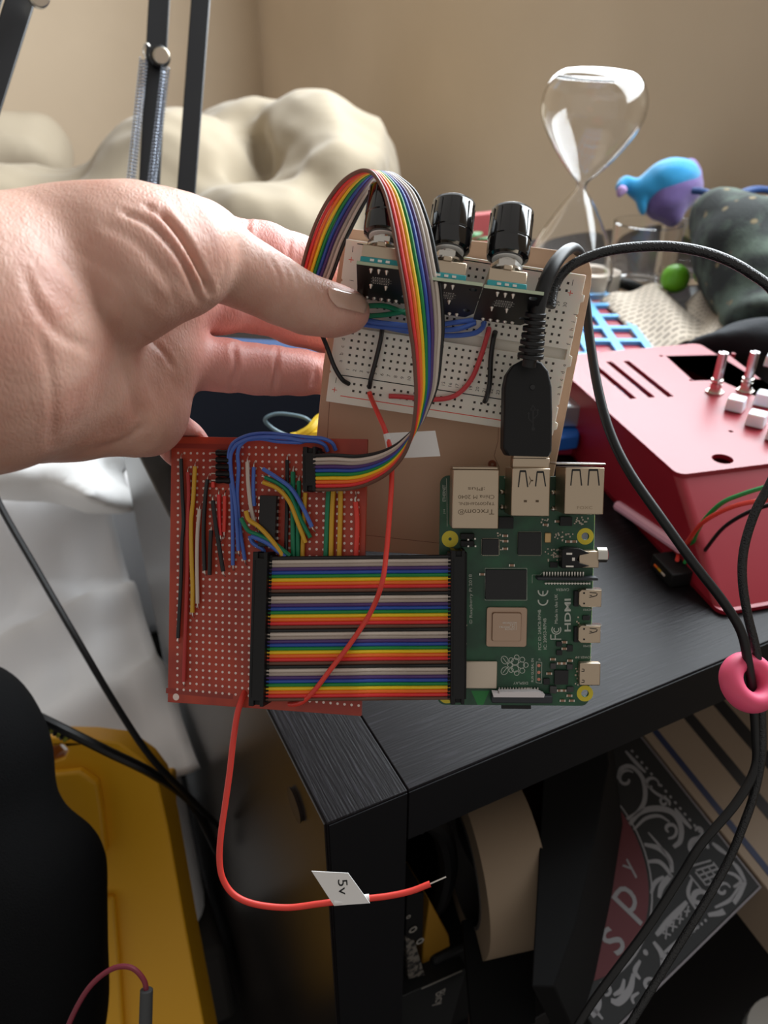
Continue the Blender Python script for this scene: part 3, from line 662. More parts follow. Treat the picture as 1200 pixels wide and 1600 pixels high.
def stroke(pts, w_, mb=None):
    mb = mb or od
    P_ = catmull([Vector((*ouv(*p), 0)) for p in pts], 8); L_, R_ = [], []
    for i, p in enumerate(P_):
        t = (P_[min(i+1, len(P_)-1)]-P_[max(i-1, 0)]); t.normalize(); s = Vector((-t.y, t.x, 0)); ww = w_*(.55+.45*math.sin(math.pi*i/(len(P_)-1))); L_.append(p+s*ww); R_.append(p-s*ww)
    for i in range(len(P_)-1):
      if all(.002 < q_.x < Lb-.002 and .002 < q_.y < Wb-.002 for q_ in (L_[i], L_[i+1], R_[i+1], R_[i])): mb.face([OF.P(q_.x, q_.y, .0003) for q_ in (L_[i], L_[i+1], R_[i+1], R_[i])])
def odot(px, py, r, mb=None):
    u_, v_ = ouv(px, py)
    if u_ > .002 and .002 < v_ < Wb-.002: (mb or od).face([OF.P(a, b, .0003) for a, b in circ(u_, v_, r, 8)])
def spiral(cx, cy, r0, r1, a0, a1, w_, sy=1.0):
    stroke([(cx+(r0+(r1-r0)*t)*math.cos(a0+(a1-a0)*t), cy+sy*(r0+(r1-r0)*t)*math.sin(a0+(a1-a0)*t)) for t in [k/10 for k in range(11)]], w_)
# crop of the box is (x/2.4+700, y/2.4+1080)
def Q(x, y): return (x/2.4+700, y/2.4+1080)
for k in range(16): odot(*Q(690+k*18, 225+k*21.5), .0011)
for k in range(12): odot(*Q(965-k*15, 860+k*13), .0010)
stroke([Q(665, 225), Q(705, 270), Q(740, 305)], .0016); stroke([Q(850, 440), Q(880, 480), Q(912, 515)], .0018); stroke([Q(990, 570), Q(1015, 590), Q(1045, 612)], .0018)
stroke([Q(635, 330), Q(650, 290), Q(690, 285), Q(730, 330), Q(738, 400), Q(715, 450), Q(670, 480)], .0018); spiral(*Q(668, 330), 4, 15, 0, 5.5, .0012)
spiral(*Q(760, 350), 3, 13, 1, 6.5, .0012); stroke([Q(680, 500), Q(720, 455), Q(780, 440), Q(840, 455), Q(872, 505), Q(870, 560), Q(845, 585)], .0022); stroke([Q(695, 520), Q(740, 478), Q(790, 468), Q(830, 490)], .0012)
spiral(*Q(830, 520), 3, 14, 2, 8, .0013); stroke([Q(740, 345), Q(775, 380), Q(825, 410), Q(830, 430)], .0012); spiral(*Q(812, 415), 2, 9, 0, 5, .001)
stroke([Q(735, 575), Q(790, 590), Q(830, 630), Q(840, 680)], .002); stroke([Q(745, 640), Q(790, 640), Q(822, 670), Q(835, 700)], .0016); stroke([Q(790, 775), Q(800, 735), Q(822, 705), Q(840, 690)], .002); stroke([Q(760, 760), Q(775, 720), Q(808, 695)], .0014)
stroke([Q(750, 530), Q(800, 590), Q(838, 655)], .001); spiral(*Q(935, 590), 10, 16, 2.2, 6.3, .0022); spiral(*Q(935, 590), 5, 9, 2.2, 6.3, .0014); spiral(*Q(935, 525), 2, 10, 3, 8, .0012)
for k in range(5): stroke([Q(905+k*22, 690-k*12), Q(950+k*18, 745-k*16)], .0011); stroke([Q(915+k*14, 655+k*18), Q(985+k*12, 635+k*16)], .0011)
stroke([Q(1065, 640), Q(1090, 670), Q(1115, 715)], .0018); stroke([Q(1115, 715), Q(1085, 770), Q(1035, 825), Q(975, 840)], .002); stroke([Q(1045, 680), Q(1075, 690), Q(1098, 715), Q(1070, 735)], .0014); stroke([Q(1095, 725), Q(1060, 780), Q(1000, 812)], .0012); spiral(*Q(1030, 745), 3, 12, 0, 6, .0012)
stroke([Q(780, 915), Q(830, 860), Q(895, 790)], .0022); spiral(*Q(940, 780), 4, 16, 1.2, 6.5, .0018); stroke([Q(915, 700), Q(900, 760), Q(930, 820)], .0014)
for k in range(4): stroke([Q(800+k*28, 905-k*26), Q(835+k*24, 915-k*30)], .0010); stroke([Q(815+k*26, 930-k*28), Q(820+k*27, 880-k*25)], .0010)
stroke([Q(770, 940), Q(800, 985), Q(805, 1040), Q(780, 1085)], .002); spiral(*Q(755, 1100), 3, 10, 0, 5.5, .0013); stroke([Q(810, 980), Q(860, 940), Q(940, 880)], .0012)
stroke([Q(695, 1060), Q(680, 1120), Q(640, 1165), Q(610, 1160)], .0022); stroke([Q(660, 1080), Q(650, 1120), Q(620, 1140)], .0014); spiral(*Q(590, 1120), 3, 9, 2, 8, .0012); stroke([Q(520, 1240), Q(560, 1180), Q(560, 1130)], .0022); stroke([Q(505, 1200), Q(540, 1190), Q(580, 1230)], .0012)
stroke([Q(720, 1010), Q(700, 1050), Q(720, 1080)], .0015); odot(*Q(740, 980), .0018); odot(*Q(768, 845), .0013); odot(*Q(745, 880), .0015); stroke([Q(700, 1180), Q(690, 1150), Q(715, 1130)], .001)
od.build('scroll_ornament', M_orn, ob_, smooth=False)
# red disc: right boundary through three seen points
pA, pB_, pC = [Vector(ouv(*p)) for p in ((985, 1292), (1013, 1395), (930, 1532))]
def circ3(a, b, c):
    d = 2*(a.x*(b.y-c.y)+b.x*(c.y-a.y)+c.x*(a.y-b.y)); ux = (a.length_squared*(b.y-c.y)+b.length_squared*(c.y-a.y)+c.length_squared*(a.y-b.y))/d
    uy = (a.length_squared*(c.x-b.x)+b.length_squared*(a.x-c.x)+c.length_squared*(b.x-a.x))/d; return Vector((ux, uy)), (Vector((ux, uy))-a).length
dc, dr = circ3(pA, pB_, pC)
vmx = ouv(850, 1420)[1]
MB().prism(OF, [(u_, min(v_, vmx)) for u_, v_ in circ(dc.x, dc.y, min(dr, .09), 96)], .0001, .0005).build('red_disc', M_disc, ob_)
rg = MB(); k = 72; o1 = circ(dc.x, dc.y, min(dr, .09)+.003, k); i1 = circ(dc.x, dc.y, min(dr, .09)+.0018, k)
for i in range(k):
    if o1[i][1] < vmx: rg.face([OF.P(*q_, .0004) for q_ in (o1[i], o1[(i+1) % k], i1[(i+1) % k], i1[i])])
rg.build('disc_ring', M_orn, ob_, smooth=False)
OT = MB()
TF = GF(Aq, bu, bv, UP)
def otext(s_, px, py, size, ang): 
    u_, v_ = ouv(px, py); a = math.radians(ang); d = Vector(ouv(px+10*math.cos(a), py-10*math.sin(a)))-Vector((u_, v_)); d.normalize()
    F3 = GF(OF.P(u_, v_, .0006), bu*d.x+bv*d.y, -(bn.cross(bu*d.x+bv*d.y)), bn); OT.text(F3, s_, 0, 0, size, 0, 0, .0002, 'CENTER')
otext('s', 952, 1465, .034, 58); otext('p', 972, 1400, .034, 58); otext('y', 980, 1352, .016, 58)
OT.build('printed_letters', M_orn, ob_, smooth=False)
e_ = MB(); e_.box(OF, -.0012, 0, -.001, Wb, -.004, -.0002); e_.box(OF, 0, Lb, -.0012, 0, -.004, -.0002); e_.build('edge_trim', mat('box_edge_grey', (110, 104, 108), .6), ob_)
# striped box to its right / behind
M_be = mat('beige_card', (134, 116, 98), .7)
sb = thing('striped_box', 'beige box with black and dark blue stripes beside the ornate black box', 'box', OF.P(.1, -.08, -.05))
SF = GF(OF.P(-.07, -.004, .0), bu, -bv, bn)
MB().box(SF, 0, .30, 0, .20, -bh, 0).build('box_body', M_be, sb, bevel=.0008)
def sv(px, py): p = OH(px, py)-SF.o; return p.dot(SF.v)
for (p, q_, m) in (((1020, 1145), (1031, 1145), mat('stripe_blue', (24, 34, 66), .6)), ((1068, 1122), (1088, 1122), M_in), ((1117, 1105), (1140, 1105), M_in)):
    a, b = sv(*p), sv(*q_); MB().box(SF, -.0004, .3004, a, b, -bh+.001, .0004).build('stripe', m, sb)
# adhesive tape roll
tcx = RY(722, 1352, .05); ax_ = (E_R*.97-E_L*.24).normalized()
rr_ = .052
tp = thing('masking_tape', 'large beige masking tape roll standing inside the cabinet by the front post', 'tape roll', tcx-UP*rr_)
MB().shell(tcx, ax_, [(.036, 0), (rr_, 0), (rr_, .036), (.036, .036)], 64).build('tape', mat('masking_tape_beige', (138, 119, 98), .7), tp, ang=40)
MB().shell(tcx-ax_*.0006, ax_, [(.034, 0), (.0359, 0), (.0359, .0375), (.034, .0375)], 48).build('core', mat('grey_card_core', (60, 56, 54), .7), tp, ang=40)
zb = tcx.z-rr_
st = thing('black_case', 'matte black case under the masking tape roll inside the cabinet', 'case', Vector((tcx.x, tcx.y, SHZ)))
MB().box(WF(C0, AZ), .075, .135, .03, .12, SHZ+.001, zb-.0005).build('case_body', M_blackm, st, bevel=.003)
o = MB().prism(OF, [ouv(*p) for p in ((832, 1420), (832, 1600), (735, 1620), (720, 1440))], .0007, .004).build('dark_cover_sheet', mat('matte_black_card', (5, 5, 6), .8, spec=.2)); props(o, 'flat black sheet added to darken the ornate box under the masking tape roll, left of the tall black box', 'card')  # added sheet, keeps the box and disc dark below the tape
kb_ = thing('black_box', 'large matte black box standing on the left part of the ornate black box', 'box', OF.P(.1, .12, .001))
kp_ = [ouv(*p) for p in ((955, 1150), (972, 1290), (955, 1400), (928, 1530), (900, 1620), (868, 1620), (880, 1300), (885, 1180))]
kb4 = [OF.P(u_, v_, .001) for u_, v_ in kp_]; MB().hexa(kb4, [p+UP*.075-E_R*.026 for p in kb4]).build('box_body', mat('matte_black_card', (5, 5, 6), .8, spec=.2), kb_, bevel=.001)
o = MB().tube([RY(650, 1290, .05), RY(665, 1280, .05), RY(690, 1300, .05), RY(700, 1350, .05), RY(690, 1400, .05), RY(672, 1425, .05)], .006, 10).build('black_cable_coil', M_rubber); props(o, 'thick black cable coil hanging in front of the masking tape hole', 'cable')
# black carton with grey lettering and yellow side
lb_ = thing('lettered_carton', 'black carton with pale lettering at the bottom behind the front post', 'box', RY(690, 1600, .03))
q0 = RY(622, 1560, .022); q1 = RY(730, 1512, .022); uu = (q1-q0).normalized(); 
F4 = GF(q0, uu, (E_L-uu*E_L.dot(uu)).normalized(), uu.cross((E_L-uu*E_L.dot(uu)).normalized()))
MB().box(F4, 0, (q1-q0).length, 0, .05, -.08, 0).build('carton', mat('carton_black', (18, 20, 22), .6), lb_, bevel=.0006)
FF = GF(q0, uu, -F4.n, -F4.v)
MB().text(FF, 'Bicy', .031, .012, .010, -82, .0003, .0002).build('printed_letters', mat('print_grey', (150, 146, 140), .6), lb_, smooth=False)
MB().box(FF, .016, (q1-q0).length-.004, -.0002, .0008, 0, .0004).build('edge_wear', MATS['print_grey'], lb_)
ye = [RY(x, y, .035) for x, y in ((672, 1408), (702, 1462), (712, 1540), (655, 1560), (662, 1480))]
yb = [p+E_L*.03 for p in ye]
o = MB().hexa(ye, yb).build('yellow_packet', mat('yellow_packet_card', (150, 108, 22), .6), bevel=.001); props(o, 'dull yellow packet wedged between the front post and the masking tape roll', 'packet')
wq = [RY(x, y, .028) for x, y in ((634, 1465), (648, 1470), (664, 1524), (638, 1530))]
o = MB().hexa(wq, [p+E_L*.004 for p in wq]).build('striped_card', mat('grey_print_card', (118, 112, 104), .6, noise=((40, 38, 38), 300, (1, 1, 1), (.45, .55))), bevel=.0003); props(o, 'pale striped card sliver behind the front post of the cabinet', 'card')
o1_ = [RY(x, y, .027) for x, y in ((636, 1395), (662, 1395), (660, 1475), (650, 1470), (634, 1462))]
bk = thing('black_box', 'narrow black box with pale round letters behind the front post', 'box', o1_[0])
MB().hexa(o1_, [p+E_L*.02 for p in o1_]).build('box_body', M_blackm, bk)
rr2 = MB()
for (x, y, r_) in ((645, 1452, .0026), (656, 1470, .0026), (638, 1432, .0014)):
    c = RY(x, y, .0265); rr2.shell(c, E_L, [(r_*.6, 0), (r_, 0), (r_, -.0004), (r_*.6, -.0004)], 20)
rr2.build('printed_letters', MATS['print_grey'], bk)
be = [HZ(x, y, CAMZ-.49) for x, y in ((738, 1520), (790, 1605), (735, 1625), (735, 1560))]
o = MB().hexa(be, [p-UP*.02 for p in be]).build('brown_card', mat('brown_card', (96, 72, 60), .7)); props(o, 'brown card edge at the bottom between the black carton and the ornate box', 'card')
wd = HZ(1238, 1640, .40)
o = MB().lathe(wd-UP*.02, UP, [(.0, 0), (.03, 0), (.036, .02), (.034, .03), (0, .032)], 32).build('white_bowl', M_white, base=None); props(o, 'white round object cut by the bottom right corner', 'bowl')

# ------------------------------------------------------------------ lower left: yellow case, black bag, cables
M_yel = mat('yellow_plastic', (228, 168, 22), .5, bump=(200, .1, .0005))
yc = thing('tool_case', 'yellow plastic tool case with handle slot standing beside the cabinet', 'case', Vector((-.25, .30, 0)))
dY = .56
yo = [(50, 1160), (75, 1152), (130, 1153), (185, 1160), (225, 1188), (245, 1215), (262, 1290), (290, 1450), (330, 1660), (60, 1660), (60, 1400), (20, 1230)]
Yf = GF(C(150, 1300, dY), (1, 0, 0), -Vector((0, sp, cp)), -Vector((0, cp, -sp)))
Ypl = lambda px, py, d=.56: ((px-150)*d/FPX, (py-1300)*d/FPX)
hs = [Ypl(*p) for p in [(66, 1180), (74, 1168), (98, 1163), (106, 1172), (100, 1184), (76, 1192)]]
MB().plate(Yf, [Ypl(*p) for p in yo], [hs], -.03, 0).build('shell', M_yel, yc, bevel=.003, seg=2)
in_ = [(70, 1202), (130, 1196), (158, 1215), (166, 1262), (172, 1325), (140, 1338), (120, 1290), (75, 1225)]
MB().prism(Yf, [Ypl(*p) for p in in_], 0, .008, [Ypl(150+(p[0]-150)*.96, 1300+(p[1]-1300)*.96) for p in in_]).build('raised_panel', M_yel, yc, bevel=.002)
lg_ = [(160, 1400), (182, 1395), (190, 1500), (200, 1660), (135, 1660), (150, 1480)]
MB().prism(Yf, [Ypl(*p) for p in lg_], 0, .006).build('side_rib', M_yel, yc, bevel=.002)
MB().box(GF(Yf.P(0, 0, -.031), Yf.u, Yf.v, Yf.n), .015, .036, -.02, .17, -.05, 0).build('case_depth', M_yel, yc, bevel=.003)
# black bag / chair at the left
M_bag = mat('black_woven_fabric', (6, 6, 7), .95, spec=.15, bump=(1200, .6, .0008))
blob_group('chair_back', [B(-90, 1250, .46, 150, 190, .05, -30), B(-20, 1130, .47, 40, 82, .03, 15), B(40, 1420, .45, 110, 150, .05, -28), B(60, 1600, .44, 100, 160, .05, -5), B(-80, 1500, .44, 150, 200, .05)], .03, .005, M_bag,
    'black fabric chair back filling the lower left corner', 'chair', (.0015, 60, .0006, 160), seed=21)
def cable(name, pts, r, m, label, cat='cable', **k): return wr(name, pts, r, m, label, cat, **k)
cable('power_cable', [C(-40, 700, .50), C(0, 790, .50), C(60, 895, .50), C(115, 990, .50), C(180, 1100, .51), C(235, 1182, .52), C(290, 1240, .55), C(340, 1290, .62)], .0022, M_rubber, 'black cable running diagonally across the white bed sheet')
cable('thick_cable', [C(10, 1095, .50), C(35, 1108, .50), C(100, 1140, .50), C(170, 1175, .51), C(240, 1210, .53), C(300, 1255, .58), (C(340, 1330, .64))], .0032, M_rubber, 'thick black cable crossing in front of the yellow case top')
tw = []; 
for ph in (0, math.pi):
    pts = []
    for i in range(60):
        t = i/59; c = C(20+85*t, 1104+50*t, .505); pts.append(c+Vector((0, .0, 1))*.0018*math.cos(t*50+ph)+Vector((0, 1, 0))*.0018*math.sin(t*50+ph))
    tw.append(pts)
tt = thing('twisted_cable', 'twisted yellow and black cord on the bed edge by the yellow case', 'cable', C(60, 1130, .505))
MB().tube(tw[0], .0013, 6, 0).build('strand', mat('dull_yellow_green', (176, 178, 64), .6), tt); MB().tube(tw[1], .0013, 6, 0).build('strand', M_rubber, tt)
pb_ = thing('probe_lead', 'dark red probe lead with grey sleeve at the bottom left', 'wire', C(170, 1560, .36))
MB().tube([C(95, 1640, .36), C(112, 1590, .36), C(140, 1542, .36), C(175, 1514, .36), C(205, 1512, .36), C(225, 1532, .36), C(229, 1556, .36)], .0012, 10).build('lead', mat('maroon_wire', (120, 34, 52), .5), pb_)
MB().cyl(C(229, 1546, .36), C(226, 1650, .36), .0029, .0031, 14).build('sleeve', mat('grey_sleeve', (62, 64, 66), .6), pb_, bevel=.0004)
# ================================================================== the hand-held electronics
PERF = Fr(C(268, 682, .302), C(574, 686, .285), C(262, 1097, .300))
PI = Fr(C(688, 743, .291), C(931, 745, .291), C(692, 1100, .298))
BB = Fr(C(541, 373, .277), C(916, 430, .277), C(517, 628, .293))
def crop(x0, y0, s): return lambda x, y: (x0+x/s, y0+y/s)
c1 = crop(670, 680, 3.5567); c3 = crop(680, 700, 8); c4 = crop(810, 700, 8); c5 = crop(680, 880, 6.953); c6 = crop(810, 880, 6.953)
qa = crop(260, 680, 6.667); qb = crop(400, 670, 6)
def textfit(mb, F, s_, p0, p1, hmm, n, th=.03, off=0):
    """letters whose middle line runs from pixel p0 to pixel p1 on the board"""
    a = Vector(F.uv(*p0, n)); b = Vector(F.uv(*p1, n)); d = b-a; L = d.length; d.normalize()
    cu = bpy.data.curves.new('t', 'FONT'); cu.body = s_; cu.size = 1; cu.align_y = 'CENTER'; cu.extrude = .001; cu.resolution_u = 3; cu.offset = off
    ob = bpy.data.objects.new('t', cu); COL.objects.link(ob); dg = bpy.context.evaluated_depsgraph_get()
    me = bpy.data.meshes.new_from_object(ob.evaluated_get(dg)); xs = [v.co.x for v in me.vertices]; ys = [v.co.y for v in me.vertices]
    x0, x1 = min(xs), max(xs); ym = (min(ys)+max(ys))/2; sy = hmm/max(.3, (max(ys)-min(ys))); sx = L/(x1-x0)
    vs = []
    for v in me.vertices:
        tx = (v.co.x-x0)*sx; ty = (v.co.y-ym)*sy
        vs.append(mb.bm.verts.new(F.P(a.x+d.x*tx+d.y*ty, a.y+d.y*tx-d.x*ty, n+(th if v.co.z > 0 else 0))))
    for p in me.polygons:
        try: mb.bm.faces.new([vs[i] for i in p.vertices])
        except ValueError: pass
    bpy.data.objects.remove(ob); bpy.data.curves.remove(cu); bpy.data.meshes.remove(me)
def pxbox(mb, F, p0, p1, n0, n1, nref=None):
    """box whose front face spans two pixel corners, measured at its front height"""
    n_ = n1 if nref is None else nref; u0, v0 = F.uv(*p0, n_); u1, v1 = F.uv(*p1, n_)
    return mb.box(F, min(u0, u1), max(u0, u1), min(v0, v1), max(v0, v1), n0, n1)
def ringflat(mb, F, u, v, r0, r1, n, k=28, a0=0, a1=360, sy=1):
    pts = []
    for i in range(k+1):
        a = math.radians(a0+(a1-a0)*i/k); pts.append(((u+r0*math.cos(a), v+sy*r0*math.sin(a)), (u+r1*math.cos(a), v+sy*r1*math.sin(a))))
    for i in range(k): mb.face([F.P(*pts[i][0], n), F.P(*pts[i+1][0], n), F.P(*pts[i+1][1], n), F.P(*pts[i][1], n)])

# ------------------------------------------------------------------ mounting board behind the breadboard
M_tan = mat('tan_board', (196, 160, 132), .5, bump=(300, .05, .0003))
M_groove = mat('scored_brown', (120, 76, 58), .7)
def mb_uv(px, py): return BB.uv(px, py, -9)
mo = thing('mounting_board', 'tan backing board gripped by the fingers, behind the white breadboard', 'board', BB.at(690, 865, -9))
oc = [mb_uv(*p) for p in ((545, 357), (620, 365), (720, 374), (820, 384), (895, 394), (910, 398), (921, 408), (925, 424), (924, 445), (905, 545), (885, 645), (862, 760), (841, 878), (700, 869), (560, 861), (480, 856), (493, 700), (505, 570), (520, 470), (536, 372), (540, 361))]
MB().plate(BB, oc, [], -12, -9).build('board', M_tan, mo, bevel=.0004)
def gline(F, pts, w_, n, mb):
    P_ = [Vector(F.uv(*p, n)) for p in pts]
    for a, b in zip(P_, P_[1:]):
        d = (b-a).normalized(); s = Vector((-d.y, d.x))*w_
        mb.face([F.P(*q_, n) for q_ in (a-s, b-s, b+s, a+s)])
g = MB(); gline(BB, [(515, 626), (511, 690), (506, 860)], .09, -8.95, g); gline(BB, [(506, 832), (570, 836), (690, 849)], .09, -8.95, g); gline(BB, [(515, 626), (640, 642), (770, 658), (779, 664), (778, 690), (772, 712), (780, 730), (779, 760)], .08, -8.95, g)
g.build('scored_line', M_groove, mo, smooth=False)
MB().shell(BB.at(769, 725, -9), BB.n, [(.0006, .0001), (.0016, .0001), (.0016, .0007), (.0006, .0007)], 20).build('eyelet', mat('copper_eyelet', (150, 82, 60), .4, metal=.6), mo)

# ------------------------------------------------------------------ breadboard
M_bb = mat('breadboard_white', (232, 226, 214), .42, sss=.15)
bbt = thing('breadboard', 'white solderless breadboard stuck on the tan board, numbered 1 to 30', 'breadboard', BB.at(700, 650, -9))
W_, H_ = BB.W, BB.Hh
tabs = [(0, 0), (W_, 0), (W_, 6.5), (W_+1.0, 6.7), (W_+1.0, 9.0), (W_, 9.2), (W_, 13.4), (W_-.6, 13.6), (W_-.6, 14.2), (W_, 14.4), (W_, 27.5), (W_+1.2, 28), (W_+1.2, 31.5), (W_, 32), (W_, 45.5), (W_-.6, 45.8), (W_-.6, 46.4), (W_, 46.6), (W_, 52), (W_+1, 52.3), (W_+1, 54.5), (W_, 55), (W_, H_), (0, H_), (0, 46.6), (.5, 46.4), (.5, 45.8), (0, 45.6), (0, 14.4), (.5, 14.2), (.5, 13.6), (0, 13.4)]
u1, va = BB.uv(545, 566); u30, vj = BB.uv(880.5, 488.6); pu = (u30-u1)/29; pv = 2.6
ve = va-4*pv; vf = vj+4*pv
trench = [(1.2, vf+1.9), (W_-1.2, vf+1.9), (W_-1.2, ve-1.9), (1.2, ve-1.9)]
MB().plate(BB, tabs, [trench], -9, 0).build('body', M_bb, bbt, bevel=.0002)
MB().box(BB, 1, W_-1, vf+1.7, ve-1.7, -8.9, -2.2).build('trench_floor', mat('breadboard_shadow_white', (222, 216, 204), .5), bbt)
hl_ = MB(); rows = [vj+k*pv for k in range(5)]+[va-k*pv for k in range(5)]
sq = .42
for c_ in range(30):
    for v_ in rows: hl_.box(BB, u1+c_*pu-sq, u1+c_*pu+sq, v_-sq, v_+sq, -.5, .03)
vt1 = BB.uv(884.5, 442)[1]; vt2 = BB.uv(882.4, 453.7)[1]; vb1 = BB.uv(566, 602)[1]; vb2 = BB.uv(566, 613)[1]
for g_ in range(5):
    for k in range(5):
        uu_ = u1+pu*(1.2+g_*5.9+k)
        for v_ in (vt1, vt2, vb1, vb2): hl_.box(BB, uu_-sq, uu_+sq, v_-sq, v_+sq, -.5, .03)
o = hl_.build('contact_holes', mat('contact_hole_dark', (52, 44, 36), .6), bbt, smooth=False)
ln = MB(); ln.box(BB, 4, W_-10.5, vt1-2.6, vt1-2.25, 0, .03); ln.box(BB, 4.5, W_-6, vb1-2.7, vb1-2.35, 0, .03); ln.build('black_rail_line', M_black, bbt, smooth=False)
ln = MB(); ln.box(BB, 5, W_-11, vt2+2.2, vt2+2.5, 0, .03); ln.box(BB, 5, W_-6, vb2+2.3, vb2+2.6, 0, .03); ln.build('red_rail_line', mat('rail_red', (222, 70, 50), .5), bbt, smooth=False)
tx = MB()
for c_ in range(30):
    for v_ in (vj-2.75, va+2.6): tx.text(BB, str(c_+1), u1+c_*pu, v_, 1.75, 90, 0, .04, 'CENTER')
for k, ch in enumerate('jihgf'):
    tx.text(BB, ch, u30+4.0, vj+k*pv, 1.9, 90, 0, .04, 'CENTER'); tx.text(BB, ch, u1-3.0, vj+k*pv, 1.9, 90, 0, .04, 'CENTER')
for k, ch in enumerate('edcba'):
    tx.text(BB, ch, u30+4.0, ve+k*pv, 1.9, 90, 0, .04, 'CENTER'); tx.text(BB, ch, u1-3.0, ve+k*pv, 1.9, 90, 0, .04, 'CENTER')
for v_ in (vt1-.4, vb1-.4): tx.box(BB, W_-4.2, W_-4.0, v_-1, v_+1, 0, .04); tx.box(BB, 2.6, 2.8, v_-1, v_+1, 0, .04)
tx.build('printed_numbers', mat('print_dark', (44, 40, 38), .6), bbt, smooth=False)
tx = MB()
for v_ in (vt2+.6, vb2+.6):
    for uu_ in (W_-4.2, 2.6): tx.box(BB, uu_-.9, uu_+.9, v_-.12, v_+.12, 0, .04); tx.box(BB, uu_-.12, uu_+.12, v_-.9, v_+.9, 0, .045)
tx.build('plus_marks', MATS['rail_red'], bbt, smooth=False)

# ------------------------------------------------------------------ rotary encoder modules
M_pcbk = mat('black_circuit_board', (14, 14, 17), .4, spec=.5); M_pcbe = mat('board_edge', (168, 178, 150), .6)
M_teal = mat('teal_phenolic', (30, 142, 146), .5); M_knob = mat('glossy_black_knob', (12, 11, 13), .12, coat=.6, bump=(400, .02, .0002))
M_knobc = mat('knob_silver_cap', (190, 196, 202), .25, metal=1); M_print = mat('white_silkscreen', (214, 212, 206), .6)
o3 = C(756, 450, .2520); bv3 = C(727, 497, .2775)-o3; uv3 = (C(842, 461, .2520)-o3)
def encoder(px, py, lb, tilt=0):
    o = C(px, py, .2520); F = Fr(o, o+uv3, o+bv3)
    e = thing('rotary_encoder', lb, 'rotary encoder', F.P(9, 26, 0), 'rotary encoders on the breadboard')
    MB().plate(F, [(0, 0), (19, 0), (19, 22), (16.5, 26), (0, 26)], [circ(16.3, 3.2, 1.35, 16), circ(16.2, 20, 1.2, 16)], -1.2, 0).build('circuit_board', M_pcbk, e)
    MB().box(F, 0, 19, -.06, 0, -1.15, -.05).build('board_edge', M_pcbe, e)
    cx_, cy_ = 7.2, 7.0
    MB().box(F, cx_-6.3, cx_+6.3, cy_-6.6, cy_+6.6, -3.2, -1.2).build('encoder_base', M_teal, e, bevel=.0002)
    b = MB(); b.box(F, cx_-6.1, cx_+6.1, cy_-6.3, cy_+6.3, -7.4, -3.2); b.box(F, cx_-1.6, cx_+1.2, cy_-6.5, cy_-5.5, -9.0, -7.4); b.build('encoder_body', M_nickel, e, bevel=.0003)
    ax = -F.n; cb = F.P(cx_, cy_, -7.4)
    pr = [(.0, 0), (.0052, 0), (.0052, .0006), (.0035, .0006)]
    for k in range(9): pr += [(.0035, .0010+k*.0005), (.0032, .00125+k*.0005)]
    pr += [(.0033, .0058), (0, .0058)]
    MB().lathe(cb, ax, pr, 28).build('threaded_bushing', M_steel, e, ang=50)
    MB().shell(cb+ax*.0018, ax, [(.0033, 0), (.0054, 0), (.0054, .0007), (.0033, .0007)], 28).build('washer', M_steel, e)
    MB().shell(cb+ax*.0027, ax, [(.0033, 0), (.0052, 0), (.0052, .0018), (.0033, .0018)], 6).build('nut', M_steel, e, ang=20)
    kb = cb+ax*.0064
    kp = [(.0030, .0), (.0058, 0), (.0068, .0006), (.0071, .0020), (.0071, .0058), (.0069, .0060), (.0069, .0064), (.0072, .0067), (.0070, .0158), (.0069, .0160), (.0, .0160)]
    kn = MB().lathe(kb, ax, kp, 48).build('knob', M_knob, e, ang=28)
    MB().lathe(kb+ax*.0160, ax, [(.0069, 0), (.0070, .0005), (.0064, .0009), (.0050, .0008), (0, .0007)], 48).build('knob_cap', M_knobc, kn, ang=40)
    rb = MB()
    for k in range(14):
        a = 2*math.pi*k/14; x = ax.orthogonal().normalized(); y = ax.cross(x); d = x*math.cos(a)+y*math.sin(a); s = ax.cross(d)
        rb.box(GF(kb+ax*.0112, s, ax, d), -.00018, .00018, -.0042, .0042, .00700, .00722)
    rb.build('knob_ridges', M_knob, kn)
    MB().lathe(kb-ax*.0001, ax, [(.0031, -.0004), (.0050, -.0004), (.0050, .0), (.0031, 0)], 32).build('knob_insert', M_white, kn)
    sd_ = MB()
    for k in range(3):
        sd_.lathe(F.P(cx_-2.5+k*2.5, 2.2, 0), F.n, [(.0007, 0), (.0005, .0004), (.0002, .0013), (0, .0014)], 10)
        sd_.box(F, cx_-3.2+k*2.5, cx_-1.9+k*2.5, .28, .42, -2.6, -1.8)
    for k in range(2): sd_.lathe(F.P(cx_-2.5+k*5, 14.0, 0), F.n, [(.0007, 0), (.0005, .0004), (.0002, .0013), (0, .0014)], 10)
    for k in range(5): sd_.lathe(F.P(2.2+k*2.54+1, 24.3, 0), F.n, [(.00075, 0), (.0006, .0004), (.0002, .0009), (0, .001)], 10)
    sd_.build('solder_joints', M_tin, e)
    s_ = MB()
    for k in range(3):
        for j in range(8): s_.box(F, 5.2+j*.72, 5.2+j*.72+(.42 if (j+k) % 3 else .3), 7.7+k*2.1, 8.3+k*2.1, .0, .03)
    s_.box(F, 4.6, 11.4, 9.0, 9.1, 0, .03); s_.box(F, 4.6, 11.4, 11.1, 11.2, 0, .03)
    s_.build('silkscreen', M_print, e, smooth=False)
    hp = MB()
    hp.box(F, 2, 16.2, 24.6, 26.8, -3.6, -1.2); hp.build('pin_header', M_black, e)
    pn = MB()
    for k in range(5): pn.box(F, 2.9+k*2.54, 3.5+k*2.54, 24.6, 33, -2.7, -2.1)
    pn.build('header_pins', M_tin, e)
    return F
E3 = encoder(756, 450, 'rotary encoder with black knob, right-most of the three, nearest the USB cable')
